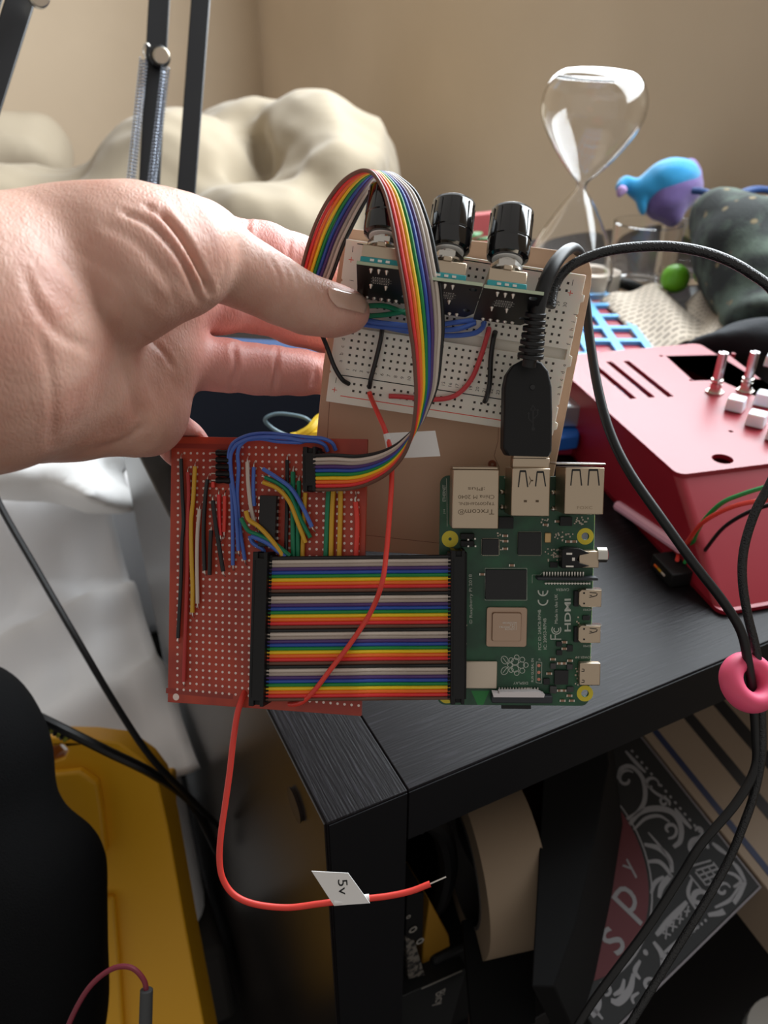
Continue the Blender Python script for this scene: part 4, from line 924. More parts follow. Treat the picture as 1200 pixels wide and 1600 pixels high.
E2 = encoder(661, 436, 'middle rotary encoder with black knob, partly behind the rainbow ribbon arch')
E1 = encoder(557, 413, 'left rotary encoder with black knob under the rainbow ribbon arch, beside the thumb')

# ------------------------------------------------------------------ jumper wires on the breadboard
def jw(name, F, pts, r, m, label, n0=1.2, ns=None, cat='wire', ends=True, parent=None):
    P_ = [F.at(p[0], p[1], (p[2] if len(p) > 2 else n0)) for p in pts]
    o = MB().tube(P_, r, 8).build(name, m, parent)
    if label: props(o, label, cat, 'jumper wires on the breadboard')
    return o
RW_ = .0008
jw('jumper_wire', BB, [(502, 520, 3), (512, 545, 4), (522, 572, 4), (534, 592, 3), (545, 600, .2)], .00085, WC['k'], 'black jumper wire at the breadboard left edge, below the thumb, ending by the minus sign')
jw('jumper_wire', BB, [(598, 508, 4), (595, 530, 2), (588, 560, 2), (580, 590, 2), (577, 606, .2)], .00085, WC['k'], 'black jumper wire running straight down the breadboard just left of the ribbon')
jw('jumper_wire', BB, [(774, 518, .2), (771, 530, 2), (767, 560, 2.2), (765, 600, 2), (760, 622, 1.2), (757, 628, .2)], .0009, WC['k'], 'black jumper wire at the right side of the breadboard beside the USB plug')
jw('jumper_wire', BB, [(764, 513, .2), (762, 522, 1.8), (752, 555, 2), (738, 590, 2), (720, 612, 2), (700, 622, 2), (670, 624, 1.5), (630, 620, 1.2), (608, 619, .2)], .0009, mat('jumper_rose', (206, 66, 72), .5), 'curved pinkish red jumper wire crossing the lower right breadboard')
for k, (pts, lb) in enumerate((([(560, 498, 6), (600, 505, 7), (660, 510, 6), (710, 504, 3), (742, 500, .2)], 'blue jumper wire, upper of three, passing behind the ribbon on the breadboard'),
        ([(560, 506, 5), (610, 512, 5), (670, 516, 5), (715, 514, 4), (742, 505, .2)], 'blue jumper wire, middle of three, passing behind the ribbon on the breadboard'),
        ([(565, 500, 3), (620, 515, 3), (690, 524, 3), (735, 522, 3), (752, 514, 2), (757, 503, .2)], 'blue jumper wire, lowest of three, hooking up near the right encoder'))):
    jw('jumper_wire', BB, pts, .0009, WC['B'], lb)
jw('jumper_wire', BB, [(572, 478, 8), (600, 478, 7), (625, 486, 4), (640, 492, 1)], .0009, WC['G'], 'short green jumper wire, upper of two, beside the thumb tip')
jw('jumper_wire', BB, [(572, 494, 7), (600, 492, 6), (625, 488, 4), (640, 484, 1)], .0009, WC['G'], 'short green jumper wire, lower of two, beside the thumb tip')

# ------------------------------------------------------------------ perforated board
M_perf = mat('red_brown_phenolic', (172, 62, 38), .42, spec=.5, noise=((150, 50, 34), 60, (1, .1, 1)), sss=.1)
pf = thing('perfboard', 'red-brown perforated prototype board carrying many coloured wires and ribbon connectors', 'circuit board', PERF.at(414, 1108, 0))
pc = [PERF.uv(*p) for p in ((268, 682), (574, 686), (564, 1119), (262, 1097))]
MB().plate(PERF, pc, [circ(*PERF.uv(275, 1089), 1.0, 14)], -1.6, 0).build('board', M_perf, pf, bevel=.0001)
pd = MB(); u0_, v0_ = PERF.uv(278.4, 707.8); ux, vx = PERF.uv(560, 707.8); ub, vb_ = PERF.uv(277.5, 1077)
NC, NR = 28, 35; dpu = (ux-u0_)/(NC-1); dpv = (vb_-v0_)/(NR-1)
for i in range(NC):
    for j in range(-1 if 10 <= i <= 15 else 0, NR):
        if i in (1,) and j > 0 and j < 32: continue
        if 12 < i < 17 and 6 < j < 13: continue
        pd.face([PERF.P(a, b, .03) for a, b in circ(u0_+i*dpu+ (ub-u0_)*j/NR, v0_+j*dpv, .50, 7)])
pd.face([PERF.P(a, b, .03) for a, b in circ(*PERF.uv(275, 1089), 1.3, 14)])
pd.build('lit_hole_dots', mat('lit_hole_white', (226, 206, 198), .35, metal=.4), pf, smooth=False)  # pale discs paint the light showing through the perforations
st_ = MB(); st_.box(PERF, 1, 29, 2.6, 4.4, 0, .02); st_.build('dark_strip', mat('dark_perf_strip', (140, 44, 32), .45), pf, smooth=False); st_ = MB(); st_.box(PERF, 2, 29, 94.5, 96.5, 0, .02); st_.build('dark_strip', mat('dark_perf_strip', (140, 44, 32), .45), pf, smooth=False)
# dip chip
dp = MB(); pxbox(dp, PERF, qa(972, 625), qa(1125, 1165), .8, 4.0); chip = dp.build('chip', mat('chip_black', (14, 14, 17), .5), pf, bevel=.0002)
lg2 = MB()
for k in range(7):
    for xx, s_ in ((965, 1), (1155, -1)):
        pxbox(lg2, PERF, qa(xx-8, 640+k*70), qa(xx+10, 668+k*70), 0, 2.2)
lg2.build('chip_legs', M_tin, chip)
# five pin resistor header
hd = MB()
for k in range(5): u_, v_ = PERF.uv(*qa(585, 182+k*72), 2.5); hd.lathe(PERF.P(u_-3, v_, 1.6), PERF.u, [(0, 0), (.0011, .0002), (.0013, .0012), (.0010, .003), (.0013, .0048), (.0011, .0058), (0, .006)], 12)
rs = hd.build('resistor_row', M_black, pf); pn = MB()
for k in range(5): u_, v_ = PERF.uv(*qa(490, 182+k*72), 1.0); pn.box(PERF, u_-1.0, u_+1.2, v_-.22, v_+.22, .2, .8)
pn.build('resistor_leads', M_tin, rs)
def pwire(pts, c, r=.00072, n=1.3, tips='both'):
    P_ = [PERF.at(*p[:2], (p[2] if len(p) > 2 else n)) for p in pts]
    m = WC[c] if c in WC else c
    o = MB().tube(P_, r, 8).build('wire', m, pf)
    for e, (A_, B_) in (('a', (P_[0], P_[1])), ('b', (P_[-1], P_[-2]))):
        if tips == 'both' or tips == e:
            d = (A_-B_).normalized(); t = MB().tube([A_-d*.0002, A_+d*.0010-PERF.n*.0001, A_+d*.0020-PERF.n*.0010], .00024, 6).build('bare_tip', M_tin, o)
    return o
A_ = lambda *l: [qa(*p) for p in l]; B_l = lambda *l: [qb(*p) for p in l]
pwire(A_((152, 245), (165, 600), (178, 900), (160, 1150), (152, 1500))+[(278, 997)], 'k')
pwire(A_((222, 385), (232, 600), (220, 1000), (215, 1500))+[(287, 1065)], M_dred)
pwire(A_((297, 325), (280, 650), (258, 900), (262, 1300), (272, 1560))+[(300.5, 957)], 'Y', .0008)
pwire(A_((345, 770), (325, 1000), (318, 1300), (322, 1600))+[(308.5, 943)], 'w')
pwire(A_((428, 460), (405, 650), (388, 1000), (398, 1410)), 'k', .0008)
pwire(A_((466, 990), (455, 1200), (450, 1455)), 'k', .0008, 1.8, 'a')
pwire(A_((484, 680), (510, 900), (548, 1150), (592, 1420)), 'k', .0008, 2.4)
pwire(A_((545, 618), (550, 850), (560, 1045)), 'r'); pwire(A_((608, 632), (605, 850), (600, 1008)), M_red); pwire(A_((487, 488), (487, 545)), M_red, tips=None)
pwire(A_((843, 278), (852, 500), (880, 750), (925, 935)), 'w', .00075, 2); pwire(A_((910, 332), (905, 550), (915, 740)), 'B', n=1.4, tips='a')
top1 = [(*qb(0, 48), 4), (*qb(150, 45), 5), (*qb(330, 62), 5), (*qb(480, 78), 5), (*qb(620, 90), 4), (*qb(710, 130), 3), (*qb(748, 200), 1.3)]
top2 = [(*qb(-40, 88), 5), (*qb(60, 78), 6), (*qb(180, 78), 6), (*qb(320, 90), 6), (*qb(430, 112), 5.5), (*qb(560, 118), 4.5), (*qb(640, 150), 3), (*qb(672, 210), 1.5)]
top3 = [(*qb(-60, 100), 4), (*qb(60, 94), 4.5), (*qb(200, 118), 5), (*qb(400, 128), 5), (*qb(450, 118), 4)]
pwire(A_((692, 1355), (690, 900), (678, 550), (658, 350))+[(*qa(650, 200), 2.5), (*qa(690, 90), 3.5), (*qa(800, 20), 4)]+top1, 'B', tips='a')
pwire(A_((750, 1205), (725, 800), (690, 520), (668, 320))+[(*qa(672, 200), 3), (*qa(720, 110), 4.5), (*qa(800, 60), 5)]+top2, 'B', n=2.2, tips='a')
pwire(A_((818, 1300), (770, 1000), (738, 640), (752, 350))+[(*qa(742, 220), 2.5), (*qa(760, 120), 4), (*qa(820, 60), 4)]+top3, 'B', tips='a')
pwire(B_l((65, 375), (200, 460), (330, 560), (430, 720), (525, 920)), 'B', .0008, 3); pwire(B_l((85, 455), (220, 520), (320, 620), (420, 850), (510, 1020)), 'G', .0008, 2.6, 'a')
pwire(B_l((65, 500), (200, 560), (310, 680), (400, 900), (465, 1070)), 'Y', .0008, 3.2, None)
pwire(B_l((292, 292), (292, 600), (280, 1200)), 'k'); pwire(B_l((347, 402), (345, 800), (350, 1210)), 'G', .0009); pwire(B_l((402, 487), (395, 800), (392, 1210)), 'G', .0008, 1.3, 'a')
pwire(B_l((462, 600), (455, 720), (438, 1100), (435, 1210)), 'Y', .0008, 1.2, None); pwire(B_l((682, 540), (668, 800), (652, 1210)), 'G', .0009, 1.3, None)
pwire(B_l((727, 540), (712, 800), (702, 1210)), 'Y', .0009, 1.3, None); pwire(B_l((792, 540), (790, 800), (780, 1210)), 'Y', .0009, 1.3, None)
rw = pwire(B_l((933, 685), (948, 900), (936, 1210)), M_red, .0009, 1.4, None)
MB().tube([PERF.at(*qb(934, 590), .2), PERF.at(*qb(938, 625), 1.4), PERF.at(*qb(930, 660), 1.6), PERF.at(*qb(934, 690), 1.5)], .00035, 6).build('bare_tip', M_tin, rw)
pwire(A_((828, 790), (860, 880), (960, 950), (1060, 1050), (1170, 1190), (1210, 1260)), 'Y', .00085, 4.6, None); pwire(A_((778, 865), (850, 990), (960, 1040), (1100, 1110), (1230, 1210), (1290, 1260)), 'G', .0008, 4.2, None)
pwire(A_((885, 1055), (960, 1080), (1060, 1130), (1190, 1230), (1240, 1270)), 'B', .00085, 4.4, None); pwire(A_((870, 1050), (905, 1125), (1000, 1185), (1020, 1230)), 'B', .0008, 2, None)

# ------------------------------------------------------------------ 40 way ribbon cable between the boards
def connector(F, p0, p1, p2, n1, parent, n0=.6, teeth=True):
    a = Vector(F.uv(*p0, n1)); b = Vector(F.uv(*p1, n1)); c = Vector(F.uv(*p2, n1))     # top left, top right, bottom left
    d = (c-a); L = d.length; d.normalize(); s = Vector((d.y, -d.x)); s = s if s.x > 0 else -s; w_ = abs((b-a).dot(s))
    G = GF(F.P(a.x, a.y, 0), F.u*(s.x*.001)+F.v*(s.y*.001), F.u*(d.x*.001)+F.v*(d.y*.001), F.n*.001)
    o = MB().plate(G, [(0, 0), (w_*.34, 0), (w_*.34, 2.2), (w_*.75, 2.2), (w_*.75, 0), (w_, 0), (w_, L), (w_*.75, L), (w_*.75, L-2.0), (w_*.34, L-2.0), (w_*.34, L), (0, L)], [], n0, n1).build('connector', M_black, parent, bevel=.0002)
    r_ = MB(); r_.box(G, w_*.30, w_*.80, .4, L-.4, n0, n1-1.0); r_.box(G, w_-.05, w_+.9, 1.2, L-1.2, n0, n1-2.4); r_.box(G, -.9, .05, 1.2, L-1.2, n0, n1-2.4); r_.box(G, w_*.12, w_*.2, 3, L-3, n1, n1+.15)
    r_.build('strain_relief_bar', M_blackm, o, bevel=.0002)
    return o
rb = thing('ribbon_cable', 'wide forty-wire rainbow ribbon cable joining the perfboard to the green computer board', 'ribbon cable', PERF.at(418, 1095, 6))
connector(PERF, (395, 862), (418, 862), (388, 1103), 9, rb); connector(PI, (705, 860), (727, 860), (704, 1101), 9, rb)
seq = 'kwgpbnyorc'
yl0, yl1, yr0, yr1 = 872.5, 1093, 869.5, 1090.5
for k in range(40):
    t = k/39; a = PERF.at(416, yl0+(yl1-yl0)*t, 6.0); b = PI.at(706, yr0+(yr1-yr0)*t, 6.0)
    yy0 = yl0+(yl1-yl0)*t; yr_ = yr0+(yr1-yr0)*t; P3 = [PERF.at(470, yy0+(yr_-yy0)*.19, 5.6), PERF.at(530, yy0+(yr_-yy0)*.4, 4.6), PERF.at(572, yy0+(yr_-yy0)*.54, 4.4), PI.at(650, yy0+(yr_-yy0)*.81, 6.4)]
    MB().tube([a]+P3+[b], .00070, 8, 5).build('wire', WC[seq[k % 10]], rb)

# ------------------------------------------------------------------ 10 way ribbon cable (arched over the left encoder)
r10 = thing('ribbon_cable', 'narrow ten-wire rainbow ribbon cable arching over the left encoder knob', 'ribbon cable', PERF.at(485, 768, 6))
connector(PERF, (473, 698), (493, 698), (473, 768), 8.5, r10)
path = [((490, 765, .281), (490, 712, .281)), ((520, 765, .279), (522, 711, .279)), ((550, 763, .277), (558, 713, .277)), ((580, 754, .274), (590, 708, .274)), ((607, 738, .270), (615, 698, .271)),
    ((630, 712, .266), (634, 684, .269)), ((643, 680, .262), (656, 662, .266)), ((648, 650, .259), (670, 634, .263)), ((650, 610, .256), (683, 600, .260)), ((646, 550, .253), (689, 550, .257)), ((640, 510, .251), (692, 510, .2555)),
    ((632, 455, .249), (689, 455, .254)), ((622, 400, .248), (680, 400, .253)), ((613, 350, .248), (669, 350, .253)), ((602, 305, .249), (652, 306, .254)), ((590, 280, .251), (630, 283, .256)), ((578, 268, .2545), (606, 270, .260)),
    ((560, 268, .259), (590, 280, .266)), ((536, 283, .264), (574, 308, .271)), ((513, 312, .269), (556, 342, .275)), ((494, 348, .273), (536, 384, .279)), ((480, 388, .277), (521, 425, .283)), ((469, 432, .281), (507, 460, .286)), ((462, 470, .285), (500, 490, .289))]
rows_ = [(C(*a), C(*b)) for a, b in path]
for k in range(10):
    t = k/9; col_ = seq[::-1][k]
    MB().tube([a.lerp(b, t) for a, b in rows_], .00066, 8, 6).build('wire', WC[col_], r10)

# ------------------------------------------------------------------ single board computer
M_pcb = mat('green_circuit_board', (22, 66, 44), .42, spec=.55, noise=((28, 84, 54), 90, (1, 1, 1), (.42, .58)), bump=(700, .06, .0002))
M_edge = mat('lit_green_edge', (70, 200, 100), .4, sss=.5)  # bright green paints the light glowing along this board edge
M_gold = mat('mounting_ring_gold', (206, 188, 50), .4, metal=.25)
pi = thing('single_board_computer', 'green single-board computer with silver ports, plugged to the wide ribbon cable', 'circuit board', PI.at(810, 1100, 0))
W2, H2 = PI.W, PI.Hh+0.3
mh = [PI.uv(*c1(118, 577)), PI.uv(*c1(870, 562)), PI.uv(*c1(868, 1435)), (3.6, H2-3.6)]
MB().plate(PI, rrect(0, 0, W2, H2, 3), [circ(u_, v_, 1.35, 20) for u_, v_ in mh[1:3]], -1.4, 0).build('circuit_board', M_pcb, pi, bevel=.0001)
MB().box(PI, W2+.0, W2+.10, 3, H2-3, -1.35, -.1).build('board_edge', M_edge, pi); 
for i, (u_, v_) in enumerate(mh):
    r_ = MB(); ringflat(r_, PI, u_, v_, (1.4 if i in (1, 2) else .6), 3.05, .03); r_.build('mounting_ring', M_gold, pi, smooth=False)
def metalbox(name, p0, p1, n1, p=pi, m=M_nickel, n0=.2, bev=.0004):
    b = MB(); pxbox(b, PI, p0, p1, n0, n1); return b.build(name, m, p, bevel=bev)
M_dark = mat('dark_slot', (12, 12, 14), .6)
eth = metalbox('ethernet_port', c1(134, 190), c1(386, 522), 13.5)
t_ = MB()
for s_, y_, h_, x0_, x1_ in (('Trxcom\u00ae', 800, 1.9, 738, 285), ('TRJG0926HENL', 690, 1.35, 742, 288), ('China M 2040', 612, 1.35, 740, 288), (':Plus', 512, 1.2, 620, 410)):
    textfit(t_, PI, s_, c3(x0_, y_), c3(x1_, y_), h_, 13.52)
t_.build('engraved_lettering', mat('engraved_brown', (96, 80, 62), .5, metal=.5), eth, smooth=False)
b = MB(); pxbox(b, PI, c1(132, 176), c1(384, 190), 1, 13.4, 13.4); b.build('front_lip', M_nickel, eth, bevel=.0002)
def usbport(p0, p1, slots, holes_=False, logo=False):
    o = metalbox('usb_port', p0, p1, 16.0)
    b = MB()
    for (xa, xb, xc, xd, ya, yb, yc, cr) in slots:
        # spring tongue cut: two slanted slits and a top slot
        for (q0, q1) in (((xa, ya), (xc, yc)), ((xb, ya), (xd, yc))): gline(PI, [cr(*q0), cr(*q1)], .22, 16.05, b)
        gline(PI, [cr(xa-4, ya), cr(xb+4, ya)], .35, 16.05, b)
    b.build('spring_slit', M_dark, o, smooth=False)
    return o
u2 = usbport(c1(463, 183), c1(670, 452), [(1062-960, 1130-960, 1040-960, 1157-960, 290, 290, 490, crop(800, 700, 8)), (235, 312, 215, 340, 300, 300, 480, c4)])
b = MB()
for p in ((88, 665), (236, 665)): pxbox(b, PI, c4(p[0]-18, p[1]-14), c4(p[0]+18, p[1]+14), 15.9, 16.15)
textfit(b, PI, 'Y', c4(160, 470), c4(160, 345), 1.4, 16.02); b.build('stamped_mark', MATS['engraved_brown'], u2, smooth=False)
u3 = usbport(c1(760, 178), c1(970, 442), [(675, 770, 655, 790, 275, 275, 470, c4), (885, 990, 870, 1010, 275, 275, 470, c4)])
b = MB(); pxbox(b, PI, c4(475, 185), c4(1095, 215), 0, 15.6, 15.6); b.build('front_flange', M_steel, u3, bevel=.0003)
b = MB(); textfit(b, PI, 'FOXC', c4(735, 745), c4(925, 745), 1.0, 16.02); b.build('stamped_mark', mat('stamp_shadow', (150, 132, 108), .4, metal=.8), u3, smooth=False)
b = MB(); pxbox(b, PI, c1(466, 125), c1(672, 183), 9.0, 14.2); b.build('plug_shell_sleeve', M_nickel, u2, bevel=.0004)
for (a, b_2, n1) in ((c1(389, 455), c1(470, 520), 3.0), (c4(525, 862), c4(672, 975), 2.4), (c4(395, 1425), c4(490, 1495), 1.0)):
    metalbox('component', a, b_2, n1, m=M_dark, bev=.0001)
M_chip = MATS['chip_black']
for nm, a, b_2, n1 in (('power_chip', c1(297, 577), c1(388, 665), 1.0), ('usb_controller_chip', c1(497, 540), c1(622, 665), 1.0), ('memory_chip', c1(317, 747), c1(541, 914), 1.1), ('regulator_chip', c6(395, 1165), c6(540, 1320), 1.2), ('inductor', c6(350, 1090), c6(408, 1150), 1.2), ('inductor', c6(530, 1100), c6(590, 1155), 1.2), ('inductor', c6(530, 1345), c6(600, 1400), 1.2), ('inductor', c6(345, 1340), c6(415, 1415), 1.6), ('transistor', c6(415, 855), c6(475, 905), 1.0), ('transistor', c6(415, 945), c6(475, 1000), 1.0), ('transistor', c6(530, 890), c6(590, 960), 1.0), ('transistor', c6(275, 1255), c6(340, 1320), 1.0), ('transistor', c6(700, 570), c6(780, 620), 1.0)):
    o = metalbox(nm, a, b_2, n1, m=(M_chip if 'inductor' not in nm else mat('inductor_grey', (62, 62, 62), .6)), bev=.0001)
# processor with stepped metal lid
cpu = MB(); u0, v0 = PI.uv(*c1(322, 956), .9); u1_, v1_ = PI.uv(*c1(543, 1178), .9); cpu.prism(PI, rrect(u0, v0, u1_, v1_, 1.0), .1, .9)
M_lid = mat('processor_lid', (178, 152, 132), .45, metal=.75)
cpo = cpu.build('processor', M_lid, pi, bevel=.0002)
b = MB(); u0, v0 = PI.uv(*c1(352, 985), 1.8); u1_, v1_ = PI.uv(*c1(514, 1148), 1.8); 
q2 = rrect(u0+.3, v0+.3, u1_-.3, v1_-.3, .7); b.prism(PI, [( (p[0]-(u0+u1_)/2)*1.06+(u0+u1_)/2, (p[1]-(v0+v1_)/2)*1.06+(v0+v1_)/2) for p in q2], .9, 1.8, q2); b.build('raised_lid', M_lid, cpo)
b = MB()
for k in range(4): textfit(b, PI, ['BROADCOM', '2711', 'TR2041 P11', 'BCM2711'][k], c5([735, 810, 690, 760][k], 648+k*23), c5([885, 880, 885, 882][k], 648+k*23), .6, 1.82)
b.build('lid_marking', M_print, cpo, smooth=False)
metalbox('wifi_shield', c1(205, 1257), c1(378, 1410), 1.3, m=mat('satin_shield', (206, 192, 174), .5, metal=.5))
# display and camera connectors
dcn = metalbox('display_connector', c1(350, 1448), c1(688, 1492), 4.0, m=mat('connector_charcoal', (40, 44, 50), .55))
b = MB(); b.prism(PI, [PI.uv(*c1(*p), 4.6) for p in ((355, 1432), (392, 1436), (392, 1428), (605, 1426), (645, 1442), (640, 1458), (360, 1456))], 1, 4.6); b.build('latch', mat('latch_white', (214, 208, 210), .5), dcn)
ccn = metalbox('camera_connector', c6(205, 150), c6(868, 192), 4.5, m=MATS['connector_charcoal'])
def pins(x0, x1, y0, y1, n, cr, parent, sl=0, n1=.8):
    b = MB()
    for k in range(n):
        x = x0+(x1-x0)*k/(n-1); pxbox(b, PI, cr(x-6, y0), cr(x+6, y1), .05, n1)
    b.build('connector_pins', M_tin, parent, smooth=False)
pins(278, 705, 95, 150, 15, c6, ccn, n1=1.5); pins(300, 775, 210, 232, 16, c6, ccn, n1=1.2)
b = MB(); pxbox(b, PI, c6(285, 214), c6(780, 224), .6, 1.6); b.build('pin_bar', M_tin, ccn, smooth=False)
pins(698, 1030, 1352, 1400, 12, c5, dcn, n1=1.2); pins(10+0, 210, 1352, 1400, 7, c6, dcn, n1=1.2)
# micro hdmi, usb-c, audio
for cy in (0, 390):
    o = MB(); u0, v0 = PI.uv(*c6(662 if cy == 0 else 655, 290+cy), 3.4); u1_, v1_ = PI.uv(*c6(900 if cy == 0 else 890, 478+cy), 3.4)
    o.prism(PI, [(u0, v0+.9), (u0+.9, v0), (u1_, v0), (u1_, v1_), (u0+.9, v1_), (u0, v1_-.9)], .1, 3.4); o = o.build('micro_hdmi_port', M_nickel, pi, bevel=.0002)
    b = MB()
    for (x, y) in ((714, 325), (714, 438)): pxbox(b, PI, c6(x-9, y-9+cy), c6(x+9, y+9+cy), 3.4, 3.5)
    for pts in ([(775, 318), (850, 325)], [(775, 350), (800, 352)], [(770, 372), (820, 362), (850, 352), (858, 330)]): gline(PI, [c6(x, y+cy) for x, y in pts], .14, 3.5, b)
    b.build('spring_slit', M_dark, o, smooth=False)
    b = MB(); pxbox(b, PI, c6(735, 278+cy), c6(905, 292+cy), .1, 3.3, 3.3); b.build('flange', M_steel, o)
    b = MB(); pxbox(b, PI, c6(612, 305+cy), c6(655, 470+cy), .1, 2.0); b.build('port_rear', M_dark, o)
o = metalbox('usb_c_port', c6(668, 1085), c6(888, 1332), 3.4)
b = MB(); 
for y in (1165, 1285): gline(PI, [c6(685, y+12), c6(714, y+12), c6(714, y-14), c6(690, y-14)], .12, 3.5, b)
b.build('spring_slit', M_dark, o, smooth=False)
au = MB(); u0, v0 = PI.uv(*c4(760, 1290), 5); u1_, v1_ = PI.uv(*c4(1005, 1500), 5); au.box(PI, u0, u1_, v0, v1_, .2, 5.0); aud = au.build('audio_jack', M_nickel, pi, bevel=.0003)
b = MB(); b.prism(PI, [PI.uv(*c4(*p), 6) for p in ((545, 1270), (620, 1250), (780, 1262), (890, 1318), (760, 1345), (735, 1400), (770, 1440), (895, 1478), (760, 1500), (545, 1505))], .2, 6.0); b.build('jack_housing', M_black, aud, bevel=.0002)
b = MB()
for (x0, y0, x1, y1) in ((600, 1310, 672, 1335), (672, 1370, 705, 1410), (595, 1470, 690, 1490)): pxbox(b, PI, c4(x0, y0), c4(x1, y1), 5.9, 6.1)
b.build('jack_contacts', M_tin, aud, smooth=False)
qv = PI.uv(*c4(1010, 1370), 3); MB().lathe(PI.P(qv[0], qv[1]-1, 3), PI.u, [(0, -.001), (.0028, -.001), (.0028, .0024), (.0022, .0028), (0, .0028)], 24).build('jack_barrel', M_steel, aud)
sdc = MB(); pxbox(sdc, PI, c1(405, 1470), c1(568, 1522), -3.4, -2.3, -2.4); sdc.build('memory_card', M_black, pi, bevel=.0001)
# small parts
M_cap = mat('ceramic_capacitor', (150, 116, 92), .5); caps = []
for cr, lst in ((c3, ((875, 1098), (878, 1165), (875, 1260), (958, 1468), (588, 1580))), (c4, ((490, 918), (622, 1170), (698, 1170), (340, 960))), (c6, ((375, 1045), (450, 1090), (492, 1090), (560, 1060), (335, 1200), (450, 1385), (490, 1385), (555, 1440), (480, 1495), (580, 1495), (500, 860), (500, 930)))):
    for x, y in lst:
        p = cr(x, y); u_, v_ = PI.uv(*p, .7); o = MB().box(PI, u_-.75, u_+.75, v_-.4, v_+.4, .05, .7).build('capacitor', M_cap, pi)
        MB().box(PI, u_-1.05, u_-.74, v_-.42, v_+.42, .04, .72).box(PI, u_+.74, u_+1.05, v_-.42, v_+.42, .04, .72).build('capacitor_ends', M_tin, o)
metalbox('crystal', c4(332, 1060), c4(410, 1185), .9, m=mat('crystal_can', (206, 172, 120), .4, metal=.5))
b = MB(); rnd = random.Random(4)
for cr, x0, y0, x1, y1, n in ((c4, 280, 880, 380, 1000, 8), (c4, 450, 1040, 560, 1160, 12), (c4, 590, 1070, 720, 1110, 8), (c4, 330, 1260, 500, 1410, 22), (c4, 700, 860, 890, 960, 16), (c3, 780, 1060, 830, 1320, 7), (c6, 600, 1020, 660, 1330, 8), (c3, 860, 330, 950, 480, 7), (c6, 620, 420, 670, 660, 5), (c5, 330, 560, 345, 1300, 8)):
    for k in range(n):
        x = x0+(x1-x0)*rnd.random(); y = y0+(y1-y0)*rnd.random(); u_, v_ = PI.uv(*cr(x, y)); s1 = .18+.12*rnd.random(); s2 = .18+.15*rnd.random(); b.box(PI, u_-s1, u_+s1, v_-s2, v_+s2, 0, .25)
for k in range(18):                       # legs round the two square chips
    for (xa, xb, ya, yb) in ((497, 622, 540, 665), (297, 388, 577, 665)):
        f_ = (k+.5)/18; x = xa+(xb-xa)*f_; y = ya+(yb-ya)*f_
        for p in ((x, ya-3), (x, yb+3), (xa-3, y), (xb+3, y)): u_, v_ = PI.uv(*c1(*p)); b.box(PI, u_-.09, u_+.09, v_-.12, v_+.12, 0, .06)
b.build('tiny_solder_parts', mat('solder_bits', (190, 176, 160), .4, metal=.6), pi, smooth=False)
for (x, y) in ((835, 550), (835, 740)): u_, v_ = PI.uv(*c3(x, y)); MB().lathe(PI.P(u_, v_, 0), PI.n, [(.0011, 0), (.0010, .0004), (.0004, .0010), (0, .0011)], 14).build('solder_peg', M_tin, pi)
for (x, y) in ((435, 555), (435, 760)): u_, v_ = PI.uv(*c4(x, y)); MB().lathe(PI.P(u_, v_, 0), PI.n, [(.0011, 0), (.0010, .0004), (.0004, .0010), (0, .0011)], 14).build('solder_peg', M_tin, pi)
ph_ = MB(); pxbox(ph_, PI, c3(320, 1070), c3(490, 1145), .1, 2.5, 2.5); pxbox(ph_, PI, c3(320, 1160), c3(490, 1235), .1, 2.5, 2.5); phd = ph_.build('pin_header', M_black, pi, bevel=.0002)
pn = MB()
for (x, y) in ((410, 1142), (495, 1132), (410, 1225), (500, 1225)): u_, v_ = PI.uv(*c3(x, y), 5); pn.box(PI, u_-.28, u_+.28, v_-.28, v_+.28, 1, 6)
pn.build('header_pins', M_tin, phd)
# silkscreen
t_ = MB(); N_ = .02
textfit(t_, PI, '\u00a9 Raspberry Pi 2018', c5(392, 660), c5(386, 120), 1.5, N_)
textfit(t_, PI, 'HDMI', c6(535, 742), c6(535, 386), 2.3, N_, off=.02)
textfit(t_, PI, 'FCC ID: 2ABCB-RPI4B', c6(232, 942), c6(228, 505), 1.1, N_); textfit(t_, PI, 'IC: 20953-RPI4B', c6(290, 935), c6(286, 598), 1.1, N_)
textfit(t_, PI, 'Made in the UK', c6(410, 655), c6(410, 335), 1.1, N_)
textfit(t_, PI, 'DISPLAY', c5(1008, 1303), c5(848, 1303), 1.0, N_); textfit(t_, PI, 'CAMERA', c6(550, 288), c6(408, 288), 1.0, N_); textfit(t_, PI, 'POWER IN', c6(795, 1022), c6(630, 1022), .9, N_)
textfit(t_, PI, 'ETHERNET', c3(112, 668), c3(112, 462), 1.1, N_); textfit(t_, PI, 'J14', c3(115, 825), c3(115, 765), .8, N_)
textfit(t_, PI, 'RUN GLOBAL EN', c6(152, 1290), c6(152, 1035), .9, N_); textfit(t_, PI, 'J2', c6(230, 1058), c6(230, 1035), .8, N_)
textfit(t_, PI, 'HDMI1', c6(800, 505), c6(705, 505), .8, N_); textfit(t_, PI, 'HDMI0', c6(800, 900), c6(705, 900), .8, N_)
for (yc_, mid) in ((405, False), (302, True)):       # CE mark, read upwards
    u_, v_ = PI.uv(*c6(267, yc_)); ringflat(t_, PI, u_, v_, 1.45, 1.95, .03, 24, -8, 188)
    if mid: t_.box(PI, u_-.22, u_+.22, v_, v_+1.6, .02, .04)
